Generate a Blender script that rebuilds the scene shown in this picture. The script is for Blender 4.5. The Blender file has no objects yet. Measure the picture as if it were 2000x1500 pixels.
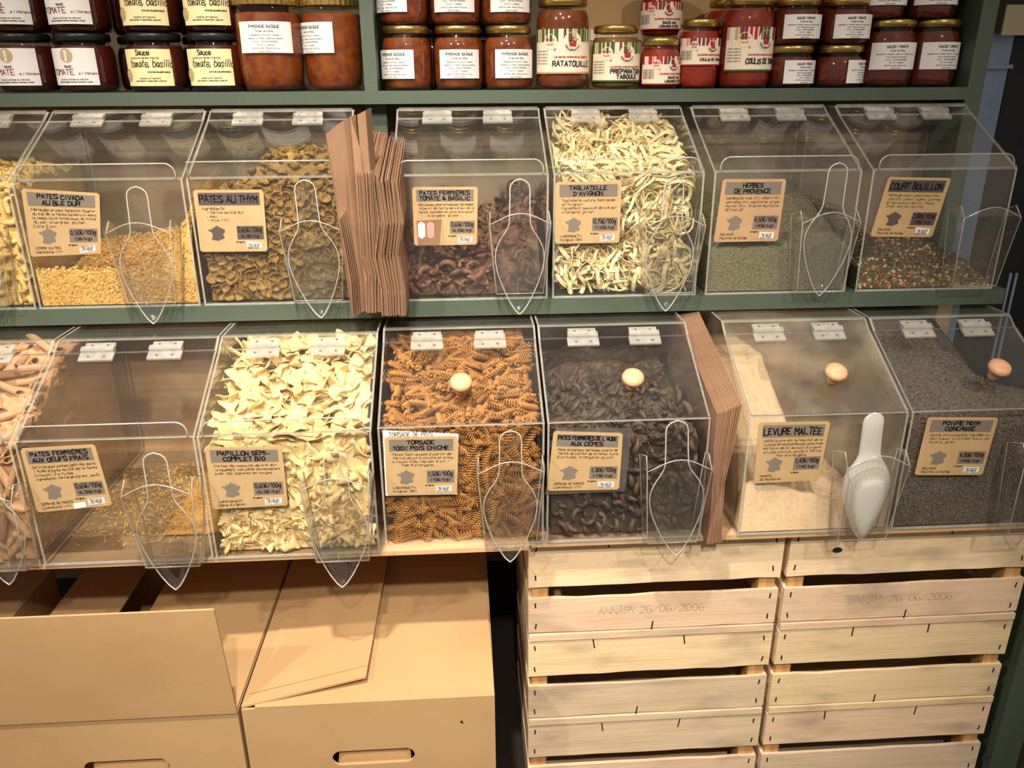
import bpy, bmesh, math, random
from mathutils import Vector, Matrix, Euler

random.seed(11)
S = bpy.context.scene
COL = S.collection
R = math.radians

# ------------------------------------------------------------------ camera, world, lights, exposure
def look(yaw, pitch, roll):
    cy, sy, cp, sp = math.cos(yaw), math.sin(yaw), math.cos(pitch), math.sin(pitch)
    f = Vector((sy*cp, cy*cp, -sp)); r = Vector((cy, -sy, 0)); u = r.cross(f)
    c, s = math.cos(roll), math.sin(roll)
    r2 = r*c + u*s; u2 = u*c - r*s
    return Matrix((r2, u2, -f)).transposed()
cam = bpy.data.cameras.new('camera'); cam_o = bpy.data.objects.new('camera', cam); COL.objects.link(cam_o)
cam.sensor_fit = 'HORIZONTAL'; cam.sensor_width = 36; cam.lens = 36*1550.4/2000
cam.clip_start = .02
cam_o.matrix_world = Matrix.Translation((.4494, -1.3206, .3449)) @ look(R(3.468), R(20.846), R(-.347)).to_4x4()
S.camera = cam_o

wd = bpy.data.worlds.new('World'); S.world = wd; wd.use_nodes = True
wd.node_tree.nodes['Background'].inputs[0].default_value = (1, .86, .70, 1)
wd.node_tree.nodes['Background'].inputs[1].default_value = .23

def spot(name, loc, target, power, angle, blend=.6, radius=.045, col=(1, .905, .765)):
    l = bpy.data.lights.new(name, 'SPOT'); l.energy = power; l.spot_size = R(angle); l.spot_blend = blend
    l.shadow_soft_size = radius; l.color = col
    o = bpy.data.objects.new(name, l); COL.objects.link(o); o.location = loc
    o.rotation_euler = (Vector(target)-Vector(loc)).to_track_quat('-Z', 'Y').to_euler()
    return o
spot('ceiling_spotlight', (.22, -1.0, 1.62), (.22, -.2, -.35), 200, 66, 1.0)
spot('ceiling_spotlight.001', (.48, -2.2, 1.56), (.40, -.2, -.25), 145, 48, 1.0)
spot('ceiling_spotlight.002', (-.95, -1.9, 1.62), (.12, -.05, .0), 125, 52, 1.0)
spot('ceiling_spotlight.003', (1.55, -1.9, 1.62), (.85, -.1, -.2), 88, 54, 1.0)

S.view_settings.view_transform = 'Standard'
S.view_settings.look = 'None'
S.view_settings.gamma = 1
S.view_settings.use_curve_mapping = False
S.view_settings.exposure = .35
S.cycles.transparent_max_bounces = 32
S.cycles.max_bounces = 5
S.cycles.diffuse_bounces = 3
S.cycles.glossy_bounces = 3
S.cycles.caustics_reflective = False
S.cycles.caustics_refractive = False

# ------------------------------------------------------------------ materials
MATS = {}
def srgb(r, g, b):
    f = lambda c: (c/255/12.92 if c/255 <= .04045 else ((c/255+.055)/1.055)**2.4)
    return (f(r), f(g), f(b), 1)
def mat(name, col, rough=.6, metal=0, col2=None, scale=40, stretch=(1, 1, 1), bump=0, bscale=None, spec=.4, coat=0, mixlo=.35, mixhi=.7, rnd=0, sss=0, detail=4, stain=None):
    """procedural principled material: two colours mixed by noise, optional bump; rnd varies the value from object to object"""
    if name in MATS: return MATS[name]
    m = bpy.data.materials.new(name); m.use_nodes = True
    nt = m.node_tree; b = nt.nodes['Principled BSDF']; L = nt.links.new
    b.inputs['Base Color'].default_value = col; b.inputs['Roughness'].default_value = rough
    b.inputs['Metallic'].default_value = metal; b.inputs['Specular IOR Level'].default_value = spec
    b.inputs['Coat Weight'].default_value = coat; b.inputs['Coat Roughness'].default_value = .05
    if sss:
        b.inputs['Subsurface Weight'].default_value = sss; b.inputs['Subsurface Radius'].default_value = (.006, .004, .002)
    tc = nt.nodes.new('ShaderNodeTexCoord'); mp = nt.nodes.new('ShaderNodeMapping'); mp.inputs['Scale'].default_value = stretch
    L(tc.outputs['Object'], mp.inputs[0])
    src = None
    if col2:
        n = nt.nodes.new('ShaderNodeTexNoise'); n.inputs['Scale'].default_value = scale; n.inputs['Detail'].default_value = detail
        L(mp.outputs[0], n.inputs['Vector'])
        r = nt.nodes.new('ShaderNodeValToRGB'); r.color_ramp.elements[0].position = mixlo; r.color_ramp.elements[1].position = mixhi
        r.color_ramp.elements[0].color = col; r.color_ramp.elements[1].color = col2
        L(n.outputs['Fac'], r.inputs[0]); src = r.outputs[0]
    if stain:
        n3 = nt.nodes.new('ShaderNodeTexNoise'); n3.inputs['Scale'].default_value = stain[1]; n3.inputs['Detail'].default_value = 6
        mp3 = nt.nodes.new('ShaderNodeMapping'); mp3.inputs['Scale'].default_value = (1, 1, 2.6); oi3 = nt.nodes.new('ShaderNodeObjectInfo'); ad = nt.nodes.new('ShaderNodeVectorMath'); ad.operation = 'MULTIPLY_ADD'
        L(oi3.outputs['Random'], ad.inputs[0]); ad.inputs[1].default_value = (9, 9, 9); L(tc.outputs['Object'], ad.inputs[2]); L(ad.outputs[0], mp3.inputs[0]); L(mp3.outputs[0], n3.inputs['Vector'])
        m3 = nt.nodes.new('ShaderNodeMapRange'); m3.inputs[1].default_value = .52; m3.inputs[2].default_value = .74; m3.inputs[4].default_value = stain[2]; L(n3.outputs['Fac'], m3.inputs[0])
        x3 = nt.nodes.new('ShaderNodeMix'); x3.data_type = 'RGBA'; L(m3.outputs[0], x3.inputs['Factor']); L(src, x3.inputs['A']); x3.inputs['B'].default_value = stain[0]; src = x3.outputs['Result']
    if rnd:
        oi = nt.nodes.new('ShaderNodeObjectInfo'); mr = nt.nodes.new('ShaderNodeMapRange')
        mr.inputs[3].default_value = 1-rnd; mr.inputs[4].default_value = 1+rnd
        L(oi.outputs['Random'], mr.inputs[0])
        hs = nt.nodes.new('ShaderNodeHueSaturation'); hs.inputs['Color'].default_value = col
        if src: L(src, hs.inputs['Color'])
        L(mr.outputs[0], hs.inputs['Value']); src = hs.outputs[0]
    if src: L(src, b.inputs['Base Color'])
    if bump:
        n2 = nt.nodes.new('ShaderNodeTexNoise'); n2.inputs['Scale'].default_value = bscale or scale; n2.inputs['Detail'].default_value = 5
        L(mp.outputs[0], n2.inputs['Vector'])
        bp = nt.nodes.new('ShaderNodeBump'); bp.inputs['Strength'].default_value = bump; bp.inputs['Distance'].default_value = .002
        L(n2.outputs['Fac'], bp.inputs['Height']); L(bp.outputs[0], b.inputs['Normal'])
    MATS[name] = m
    return m
def clear(name, tint=(.978, .98, .974, 1), dust=.02, dustcol=(.75, .70, .62, 1), f0=.045, rough=.02, dvar=.03, dscale=9):
    """clear acrylic or glass sheet: transmits straight through, reflects by Fresnel, carries a little dust"""
    if name in MATS: return MATS[name]
    m = bpy.data.materials.new(name); m.use_nodes = True
    nt = m.node_tree; L = nt.links.new
    for n in list(nt.nodes):
        if n.type == 'BSDF_PRINCIPLED': nt.nodes.remove(n)
    out = [n for n in nt.nodes if n.type == 'OUTPUT_MATERIAL'][0]
    tr = nt.nodes.new('ShaderNodeBsdfTransparent'); tr.inputs[0].default_value = tint
    df = nt.nodes.new('ShaderNodeBsdfDiffuse'); df.inputs[0].default_value = dustcol
    gl = nt.nodes.new('ShaderNodeBsdfGlossy'); gl.inputs['Roughness'].default_value = rough; gl.inputs[0].default_value = (1, 1, 1, 1)
    tc = nt.nodes.new('ShaderNodeTexCoord'); nz = nt.nodes.new('ShaderNodeTexNoise'); nz.inputs['Scale'].default_value = dscale; nz.inputs['Detail'].default_value = 6
    L(tc.outputs['Object'], nz.inputs['Vector'])
    mr = nt.nodes.new('ShaderNodeMapRange'); mr.inputs[1].default_value = .42; mr.inputs[2].default_value = .75
    mr.inputs[3].default_value = dust; mr.inputs[4].default_value = dust+dvar
    L(nz.outputs['Fac'], mr.inputs[0])
    m1 = nt.nodes.new('ShaderNodeMixShader'); L(mr.outputs[0], m1.inputs[0]); L(tr.outputs[0], m1.inputs[1]); L(df.outputs[0], m1.inputs[2])
    lw = nt.nodes.new('ShaderNodeLayerWeight'); lw.inputs[0].default_value = .5
    pw = nt.nodes.new('ShaderNodeMath'); pw.operation = 'POWER'; pw.inputs[1].default_value = 5; L(lw.outputs['Facing'], pw.inputs[0])
    ma = nt.nodes.new('ShaderNodeMath'); ma.operation = 'MULTIPLY_ADD'; ma.inputs[1].default_value = 1-f0; ma.inputs[2].default_value = f0; L(pw.outputs[0], ma.inputs[0])
    m2 = nt.nodes.new('ShaderNodeMixShader'); L(ma.outputs[0], m2.inputs[0]); L(m1.outputs[0], m2.inputs[1]); L(gl.outputs[0], m2.inputs[2])
    L(m2.outputs[0], out.inputs['Surface'])
    MATS[name] = m
    return m

GREEN = mat('green_paint', srgb(80, 92, 78), .5, col2=srgb(73, 84, 71), scale=6, bump=.08, bscale=90)
TAUPE = mat('taupe_panel', srgb(156, 136, 112), .7, col2=srgb(140, 121, 98), scale=5)
PLANK = mat('plank_wood', srgb(210, 174, 134), .6, col2=srgb(190, 152, 112), scale=14, stretch=(.6, 6, 6), bump=.15)
CRATE = [mat('crate_wood_%s' % k, srgb(*a), .75, col2=srgb(*b), scale=9, stretch=(.5, 5, 7), bump=.25, bscale=30, rnd=.05, mixlo=.3, mixhi=.75, stain=(srgb(150, 134, 116), 7, .65)) for k, a, b in
         (('cream', (236, 212, 176), (224, 194, 154)), ('pink', (230, 202, 172), (216, 184, 152)), ('yellow', (234, 210, 168), (220, 192, 148)), ('grey', (222, 199, 168), (200, 178, 148)))]
CRATE_POST = mat('crate_post_wood', srgb(206, 158, 104), .8, col2=srgb(180, 130, 80), scale=16, stretch=(6, 6, .6), bump=.3)
STAPLE = mat('rusty_staple', srgb(58, 46, 44), .5, .3)
CARD = mat('cardboard', srgb(188, 152, 108), .85, col2=srgb(180, 144, 100), scale=5, bump=.06, bscale=160, stain=(srgb(164, 128, 88), 5, .35))
CARD_IN = mat('cardboard_inside', srgb(200, 160, 112), .85, col2=srgb(190, 150, 100), scale=7)
BAG = mat('kraft_bag', srgb(152, 117, 91), .8, col2=srgb(136, 103, 79), scale=18, bump=.1, bscale=60, rnd=.08)
ACR = clear('acrylic', dust=.006, dvar=.016)
ACR_EDGE = clear('acrylic_edge', tint=(.80, .80, .74, 1), dust=.36, dustcol=(.80, .78, .70, 1), f0=.12, rough=.15, dvar=.12, dscale=60)
ACR_DUSTY = clear('acrylic_dusty', dust=.05, dvar=.22, dustcol=(.70, .58, .42, 1), dscale=7)
HINGE = clear('hinge_plastic', tint=(.88, .87, .83, 1), dust=.24, dustcol=(.95, .92, .86, 1), f0=.22, rough=.08, dvar=.12, dscale=80)
SCOOP = clear('scoop_plastic', tint=(.988, .988, .984, 1), dust=.004, dustcol=(.85, .82, .76, 1), f0=.075, rough=.03, dvar=.012)
SCOOP_RIM = clear('scoop_rim', tint=(.9, .9, .88, 1), dust=.55, dustcol=(.95, .93, .88, 1), f0=.25, rough=.10, dvar=.1)
SCOOP_MILK = clear('scoop_frosted', tint=(.9, .88, .84, 1), dust=.42, dustcol=(.96, .93, .88, 1), f0=.12, rough=.12, dvar=.1)
GLASS = clear('jar_glass', tint=(.97, .96, .93, 1), dust=.0, dvar=.004, f0=.05, rough=.01)
GOLD = mat('gold_lid', srgb(196, 166, 96), .28, .9)
BLACKLID = mat('black_lid', srgb(34, 32, 32), .35)
KRAFT = mat('kraft_card', srgb(184, 154, 112), .8, col2=srgb(174, 144, 102), scale=30)
KRAFT_PINK = mat('kraft_card_aged', srgb(182, 148, 112), .8, col2=srgb(172, 138, 100), scale=30)
GREYPRINT = mat('grey_print', srgb(118, 108, 98), .8)
GREYPRINT_D = mat('dark_grey_print', srgb(82, 72, 70), .8)
INK = mat('black_ink', srgb(24, 22, 30), .6)
INKB = mat('brown_ink', srgb(52, 36, 28), .7)
WHITE = mat('white_paper', srgb(238, 232, 228), .7)
CREAM = mat('cream_paper', srgb(236, 222, 170), .7)
IVORY = mat('ivory_paper', srgb(238, 222, 198), .7)
REDINK = mat('red_ink', srgb(186, 28, 48), .6)
PINKINK = mat('pink_ink', srgb(226, 150, 140), .6)
MAROON = mat('maroon_ink', srgb(120, 44, 56), .6)
GREENINK = mat('green_ink', srgb(70, 92, 40), .6)
TANINK = mat('tan_ink', srgb(190, 168, 126), .6)
KNOB = mat('knob_wood', srgb(224, 176, 136), .5, col2=srgb(208, 156, 114), scale=40, stretch=(1, 6, 1))
SPURPLE = clear('acrylic_violet_edge', tint=(.66, .62, .74, 1), dust=.3, dustcol=(.55, .5, .66, 1), f0=.1, rough=.1, dvar=.1, dscale=50)

# ------------------------------------------------------------------ mesh helpers
class MB:
    def __init__(s): s.v = []; s.f = []; s.m = []
    def quadf(s, a, b, c, d, m=0):
        i = len(s.v); s.v += [a, b, c, d]; s.f.append((i, i+1, i+2, i+3)); s.m.append(m); return s
    def poly(s, pts, m=0):
        i = len(s.v); s.v += list(pts); s.f.append(tuple(range(i, i+len(pts)))); s.m.append(m); return s
    def box(s, x0, x1, y0, y1, z0, z1, m=0):
        i = len(s.v)
        s.v += [(x0, y0, z0), (x1, y0, z0), (x1, y1, z0), (x0, y1, z0), (x0, y0, z1), (x1, y0, z1), (x1, y1, z1), (x0, y1, z1)]
        for q in ((0, 3, 2, 1), (4, 5, 6, 7), (0, 1, 5, 4), (1, 2, 6, 5), (2, 3, 7, 6), (3, 0, 4, 7)):
            s.f.append(tuple(i+k for k in q)); s.m.append(m)
        return s
    def prism(s, pts, vec, m=0, me=None):
        """flat polygon pts (3D) pushed along vec; caps get material m, rim faces me"""
        if me is None: me = m
        n = len(pts); i = len(s.v); v = Vector(vec)
        s.v += [tuple(p) for p in pts] + [tuple(Vector(p)+v) for p in pts]
        s.f.append(tuple(i+k for k in range(n))); s.m.append(m)
        s.f.append(tuple(i+n+k for k in reversed(range(n)))); s.m.append(m)
        for k in range(n):
            s.f.append((i+k, i+(k+1) % n, i+n+(k+1) % n, i+n+k)); s.m.append(me)
        return s
    def lathe(s, prof, n=24, m=0, c=(0, 0, 0), cap=True, ripple=None):
        i = len(s.v); k = len(prof)
        for a in range(n):
            t = 2*math.pi*a/n
            for (r, z) in prof:
                rr = r
                if ripple and ripple[0] <= z <= ripple[1]: rr = r*(1+ripple[2]*(a % 2))
                s.v.append((c[0]+rr*math.cos(t), c[1]+rr*math.sin(t), c[2]+z))
        for a in range(n):
            b = (a+1) % n
            for j in range(k-1):
                s.f.append((i+a*k+j, i+b*k+j, i+b*k+j+1, i+a*k+j+1)); s.m.append(m)
        if cap:
            s.f.append(tuple(i+a*k for a in reversed(range(n)))); s.m.append(m)
            s.f.append(tuple(i+a*k+k-1 for a in range(n))); s.m.append(m)
        return s
    def tube(s, path, r, n=6, m=0, closed=False):
        P = [Vector(p) for p in path]; N = len(P); i = len(s.v)
        up = Vector((0.13, 1, .07)).normalized()
        for k in range(N):
            d = (P[(k+1) % N]-P[k-1]) if closed else (P[min(k+1, N-1)]-P[max(k-1, 0)])
            d.normalize(); a = d.cross(up)
            if a.length < 1e-4: a = d.cross(Vector((1, 0, 0)))
            a.normalize(); b = a.cross(d)
            for j in range(n):
                t = 2*math.pi*j/n; s.v.append(tuple(P[k]+(a*math.cos(t)+b*math.sin(t))*r))
        for k in range(N if closed else N-1):
            k2 = (k+1) % N
            for j in range(n):
                j2 = (j+1) % n
                s.f.append((i+k*n+j, i+k2*n+j, i+k2*n+j2, i+k*n+j2)); s.m.append(m)
        if not closed:
            s.f.append(tuple(i+j for j in range(n))); s.m.append(m); s.f.append(tuple(i+(N-1)*n+j for j in reversed(range(n)))); s.m.append(m)
        return s
    def mesh(s, name, mats, smooth=False, solid=0):
        me = bpy.data.meshes.new(name); me.from_pydata([tuple(v) for v in s.v], [], s.f)
        for m in mats: me.materials.append(m)
        me.polygons.foreach_set('material_index', s.m)
        if solid:
            bm = bmesh.new(); bm.from_mesh(me); bmesh.ops.remove_doubles(bm, verts=bm.verts, dist=1e-6)
            bmesh.ops.recalc_face_normals(bm, faces=bm.faces)
            bmesh.ops.solidify(bm, geom=bm.faces[:], thickness=solid); bm.to_mesh(me); bm.free()
        if smooth: me.polygons.foreach_set('use_smooth', [True]*len(me.polygons))
        me.update(); return me
    def build(s, name, mats, parent=None, smooth=False, solid=0, loc=None):
        if not isinstance(mats, (list, tuple)): mats = [mats]
        o = bpy.data.objects.new(name, s.mesh(name, mats, smooth, solid)); COL.objects.link(o)
        if parent: o.parent = parent
        if loc: o.location = loc
        return o
def tag(o, label, cat=None, group=None, kind=None):
    o['label'] = label
    if cat: o['category'] = cat
    if group: o['group'] = group
    if kind: o['kind'] = kind
    return o
def empty(name, loc, label, cat, group=None, rz=0):
    o = bpy.data.objects.new(name, None); COL.objects.link(o); o.location = loc; o.rotation_euler = (0, 0, rz); o.empty_display_size = .05
    return tag(o, label, cat, group)
def inst(name, me, loc, rot, scale=1, parent=None):
    o = bpy.data.objects.new(name, me); COL.objects.link(o); o.location = loc; o.rotation_euler = rot
    o.scale = (scale,)*3 if not isinstance(scale, tuple) else scale
    if parent: o.parent = parent
    return o

# ------------------------------------------------------------------ hand lettering: a stroke font
GL = dict(A='022842 1434', B='02082837362505 2544433202', C='4738180604123243', D='02082846442202', E='48080242 0535', F='480802 0535', G='47381806041232434525',
 H='0208 4248 0545', I='1218', J='3833221203', K='0208 480542', L='080242', M='0208254842', N='02084248', O='180604123244463818', P='02083847463505', Q='180604123244463818 2442',
 R='02083847463505 2542', S='47381807064443321203', T='0848 2822', U='080312324348', V='082248', W='0812253248', X='0842 0248', Y='082548 2522', Z='08480242',
 a='4536160412334642', b='0802324345361605', c='45361604123243', d='4536160412334842', e='044445361604123243', f='38281712 0636', g='45361604123346413010', h='0802 0516364542',
 i='1612 1718', j='26211001 2728', k='0802 360432', l='1812', m='0602 051622 253642', n='0602 0516364542', o='16041232443616', p='0600 0516364543321203', q='4536160412334640',
 r='0602 04163645', s='4536160543321203', t='18132232 0636', u='0603123243 4642', v='062246', w='0612243246', x='0642 0246', y='0623 4610', z='06460242')
GL.update({'0': '180604123244463818', '1': '162822', '2': '07183847460242', '3': '0718384746254443321203', '4': '32380444', '5': '4808053544433202', '6': '38180603123243443504', '7': '084812',
 '8': '25071838472544433212030425', '9': '42464738180706153546', '.': '1213', ',': '1301', '-': '0434', ':': '1213 1516', '/': '0248', '(': '28161422', ')': '18262412', '%': '0248 0708 4243',
 "'": '1817', '\u20ac': '4738180604123243 0535 0434', '!': '1814 1213', '&': '420717280313324 5'.replace(' ', ''), '_': '0242'})
NARROW = dict(I=2, i=2, l=2, j=3, f=3, t=3, k=3.4, r=3.6)
NARROW.update({'.': 2, ',': 2, ':': 2, "'": 2, '(': 3, ')': 3, '1': 3, '-': 3, '!': 2})
ACC = {'\u00e9': 'e', '\u00e8': 'e', '\u00c9': 'E', '\u00c8': 'E', '\u00e2': 'a', '\u00ea': 'e', '\u00c2': 'A', '\u00e0': 'a'}
def chaikin(p):
    q = [p[0]]
    for a, b in zip(p, p[1:]):
        q += [(a[0]*.75+b[0]*.25, a[1]*.75+b[1]*.25), (a[0]*.25+b[0]*.75, a[1]*.25+b[1]*.75)]
    return q + [p[-1]]
def text_w(t, h, sp=1.15): return sum((NARROW.get(ACC.get(c, c), 4)+sp*1.1) if c != ' ' else 3.2 for c in t)*h/6
def write(mb, t, x, y, h, w, fn, m=0, slant=0, jit=.25, maxw=None, smooth=False, align='l', sp=1.15, seed=None):
    """add the line t at (x, y) (baseline left), cap height h, stroke width w; fn maps the flat (u, v) to 3D"""
    rg = random.Random(seed if seed is not None else sum(map(ord, t)))
    u = h/6; W = text_w(t, h, sp); sx = 1
    if maxw and W > maxw: sx = maxw/W
    if align == 'c': x -= W*sx/2
    cx = 0
    for c in t:
        if c == ' ': cx += 3.2*u; continue
        b = ACC.get(c, c)
        strokes = GL.get(b)
        if not strokes: cx += 3*u; continue
        strokes = strokes.split(' ')
        if c in ACC: strokes = strokes + (['2939'] if b.isupper() else ['2738'])
        dy = rg.uniform(-jit, jit)*u; k = 1+rg.uniform(-jit, jit)*.2
        for st in strokes:
            p = [(int(st[i])*u*k, (int(st[i+1])-2)*u*k+dy) for i in range(0, len(st)-1, 2)]
            if smooth and len(p) > 2: p = chaikin(p)
            p = [(x+(cx+a+bb*slant)*sx, y+bb) for a, bb in p]
            for (ax, ay), (bx, by) in zip(p, p[1:]):
                dx, dyy = bx-ax, by-ay; l = math.hypot(dx, dyy)
                if l < 1e-9: continue
                dx, dyy = dx/l*w/2, dyy/l*w/2
                ax2, ay2, bx2, by2 = ax-dx*.7, ay-dyy*.7, bx+dx*.7, by+dyy*.7
                mb.quadf(fn(ax2+dyy, ay2-dx), fn(bx2+dyy, by2-dx), fn(bx2-dyy, by2+dx), fn(ax2-dyy, ay2+dx), m)
        cx += (NARROW.get(b, 4)+sp*1.1)*u
    return mb

# ------------------------------------------------------------------ setting: floor, far wall, shelving unit
fl = MB().box(-3, 4, -3, 2.6, -1.0, -.935).build('floor', mat('dark_floor', srgb(46, 38, 32), .6, col2=srgb(36, 30, 26), scale=3)); tag(fl, 'dark shop floor under the shelving', kind='structure')
wl = MB().box(-3, 4, 2.6, 2.7, -.935, 1.7).build('wall_back', mat('dark_wall', srgb(52, 44, 38), .8, col2=srgb(42, 36, 32), scale=2)); tag(wl, 'dim far wall beyond the shelving', kind='structure')

unit = empty('shelving_unit', (0, 0, -.935), 'tall green painted shelving unit stepping back towards the jars', 'shelf')
D0 = .935
def upart(name, b, m): return MB().box(b[0], b[1], b[2], b[3], b[4]+D0, b[5]+D0).build(name, m, unit)
upart('jar_shelf', (-1.0, 1.388, .19, .62, .309, .331), GREEN)
upart('middle_shelf', (-1.0, 1.406, -.004, .62, -.030, -.003), GREEN)
upart('divider_post', (.283, .306, .192, .60, .331, .95), GREEN)
upart('divider_post', (.278, .316, .225, .292, -.003, .309), GREEN)
upart('side_panel', (1.388, 1.418, .19, .62, -.003, .95), GREEN)
upart('side_panel', (1.445, 1.50, -.20, -.13, -.935, -.10), GREEN)
upart('back_panel', (-1.0, 1.40, .62, .635, -.935, .95), TAUPE)
upart('lower_back_panel', (-1.0, 1.388, .292, .304, -.003, .309), TAUPE)
upart('lower_plank', (-1.0, .54, -.247, .44, -.346, -.338), PLANK)
upart('lower_plank', (.545, 1.43, -.229, .44, -.353, -.3446), PLANK)
upart('lower_back_panel', (-1.0, 1.43, .172, .184, -.3380, -.03), PLANK)
upart('top_shelf', (-1.0, 1.418, .19, .62, .74, .765), GREEN)

# ------------------------------------------------------------------ bulk bins
def arc(cx, cz, r, a0, a1, n=6): return [(cx+r*math.cos(R(a0+(a1-a0)*i/n)), cz+r*math.sin(R(a0+(a1-a0)*i/n))) for i in range(n+1)]
PROF_A = dict(hf=.206, dh=.152, hh=.287, dk=.177, hk=.3035, D=.40)
PROF_B = dict(hf=.2085, dh=.151, hh=.293, dk=.1736, hk=.3108, D=.40)
PROF_U = dict(PROF_A, D=.285)
T = .0032
FRANCE = [(.50, 1), (.62, .93), (.80, .83), (1, .72), (.95, .52), (.84, .42), (.92, .26), (.90, .14), (.74, .10), (.62, .06), (.58, -.02), (.42, .03), (.22, .06), (.16, .10), (.24, .34), (.22, .52), (.10, .62), (0, .68), (.06, .76), (.22, .74), (.26, .86), (.36, .84)]

def hinge(parent, x, P, name='hinge'):
    """two leaves and a barrel lying on the slope either side of the lid line"""
    sl = Vector((0, P['dh'], P['hh']-P['hf'])).normalized(); nr = Vector((0, -sl.z, sl.y)); c = Vector((x, P['dh'], P['hh']))
    h = MB()
    def plate(a, b, w, t0, t1):
        pts = [c+sl*a+nr*t0+Vector((-w/2, 0, 0)), c+sl*a+nr*t0+Vector((w/2, 0, 0)), c+sl*b+nr*t0+Vector((w/2, 0, 0)), c+sl*b+nr*t0+Vector((-w/2, 0, 0))]
        h.prism(pts, nr*(t1-t0))
    plate(-.021, -.004, .052, T+.0005, T+.004); plate(.004, .017, .046, T+.0005, T+.004); plate(-.005, .005, .050, T+.0005, T+.009)
    o = h.build(name, HINGE, parent)
    s = MB()
    for a in (-.013, .011):
        for dx in (-.012, .012):
            q = c+sl*a+nr*(T+.0042); s.lathe([(.0022, 0), (.0022, .0012), (.001, .0016)], 8, c=(q.x+dx, q.y, q.z))
    s.build('screw', mat('screw_metal', srgb(190, 190, 186), .3, .8), o)
    return o

def price_tag(parent, quad, title, body, price, maker, seed=0, kraft=None, band=None, sticker=True, extra=None, tsize=None):
    """kraft card held on the front panel: quad = four (x, z) corners TL TR BR BL"""
    k = kraft or KRAFT; bd = band or GREYPRINT
    Y0 = -.0016
    (tlx, tlz), (trx, trz), (brx, brz), (blx, blz) = quad
    def fn(u, v, d=0):    # u 0..1 across, v 0..1 upward
        a = 1-v
        x = (tlx*(1-u)+trx*u)*(1-a)+(blx*(1-u)+brx*u)*a; z = (tlz*(1-u)+trz*u)*(1-a)+(blz*(1-u)+brz*u)*a
        return (x, Y0-.0012-d, z)
    c = MB(); rc = .03
    out = [fn(rc, 0), fn(1-rc, 0), fn(1, rc), fn(1, 1-rc), fn(1-rc, 1), fn(rc, 1), fn(0, 1-rc), fn(0, rc)]
    c.prism(out, (0, .0009, 0))
    card = c.build('price_tag', k, parent)
    card['label'] = 'kraft paper price tag with handwritten black lettering'
    e1, e2 = .00015, .0003
    def patch(name, pts, m, d):
        MB().poly([fn(u, v, d) for u, v in pts]).build(name, m, card)
    patch('header_band', [(.06, .755), (.94, .755), (.94, .955), (.06, .955)], bd, e1)
    patch('price_band', [(.57, .20), (.96, .20), (.96, .42), (.57, .42)], bd, e1)
    patch('france_map', [(.15+.25*a, .18+.25*b) for a, b in FRANCE], bd, e1)
    f2 = lambda u, v: fn(u, v, e2)
    ink = MB(); n = len(title)
    for i, t in enumerate(title):
        hh = (tsize or (.105 if n == 1 else .062)); yy = (.80 if n == 1 else .872-.093*i)
        write(ink, t, .5, yy, hh, .0155 if n > 1 else .019, f2, maxw=.84, align='c', jit=.5)
    ink.build('title_lettering', INK, card)
    tx = MB()
    for i, t in enumerate(body): write(tx, t, .09+.012*(i % 2), .685-.062*i,  .038, .0046, f2, maxw=.85, jit=.7, slant=.2)
    for i, t in enumerate(maker): write(tx, t, .09, .105-.06*i, .036, .0055, f2, maxw=.42, jit=.5)
    write(tx, 'Origine', .55, .15, .022, .006, f2, maxw=.18)
    write(tx, price[0], .765, .325, .07, .012, f2, maxw=.35, align='c', jit=.4)
    write(tx, price[1], .765, .235, .045, .010, f2, maxw=.32, align='c', jit=.4)
    tx.build('body_lettering', INKB, card)
    if sticker:
        a = random.Random(seed).uniform(-.03, .03)
        patch('date_sticker', [(.70, .05+a), (.92, .05), (.92, .145), (.70, .145+a)], WHITE, e2)
        s = MB(); f3 = lambda u, v: fn(u, v, e2*2)
        write(s, '13/12/21', .72, .10, .03, .007, f3, maxw=.18); write(s, 'L071021', .72, .06, .03, .007, f3, maxw=.18); s.build('sticker_lettering', INK, card)
    if extra: extra(card, fn)
    return card

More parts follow.
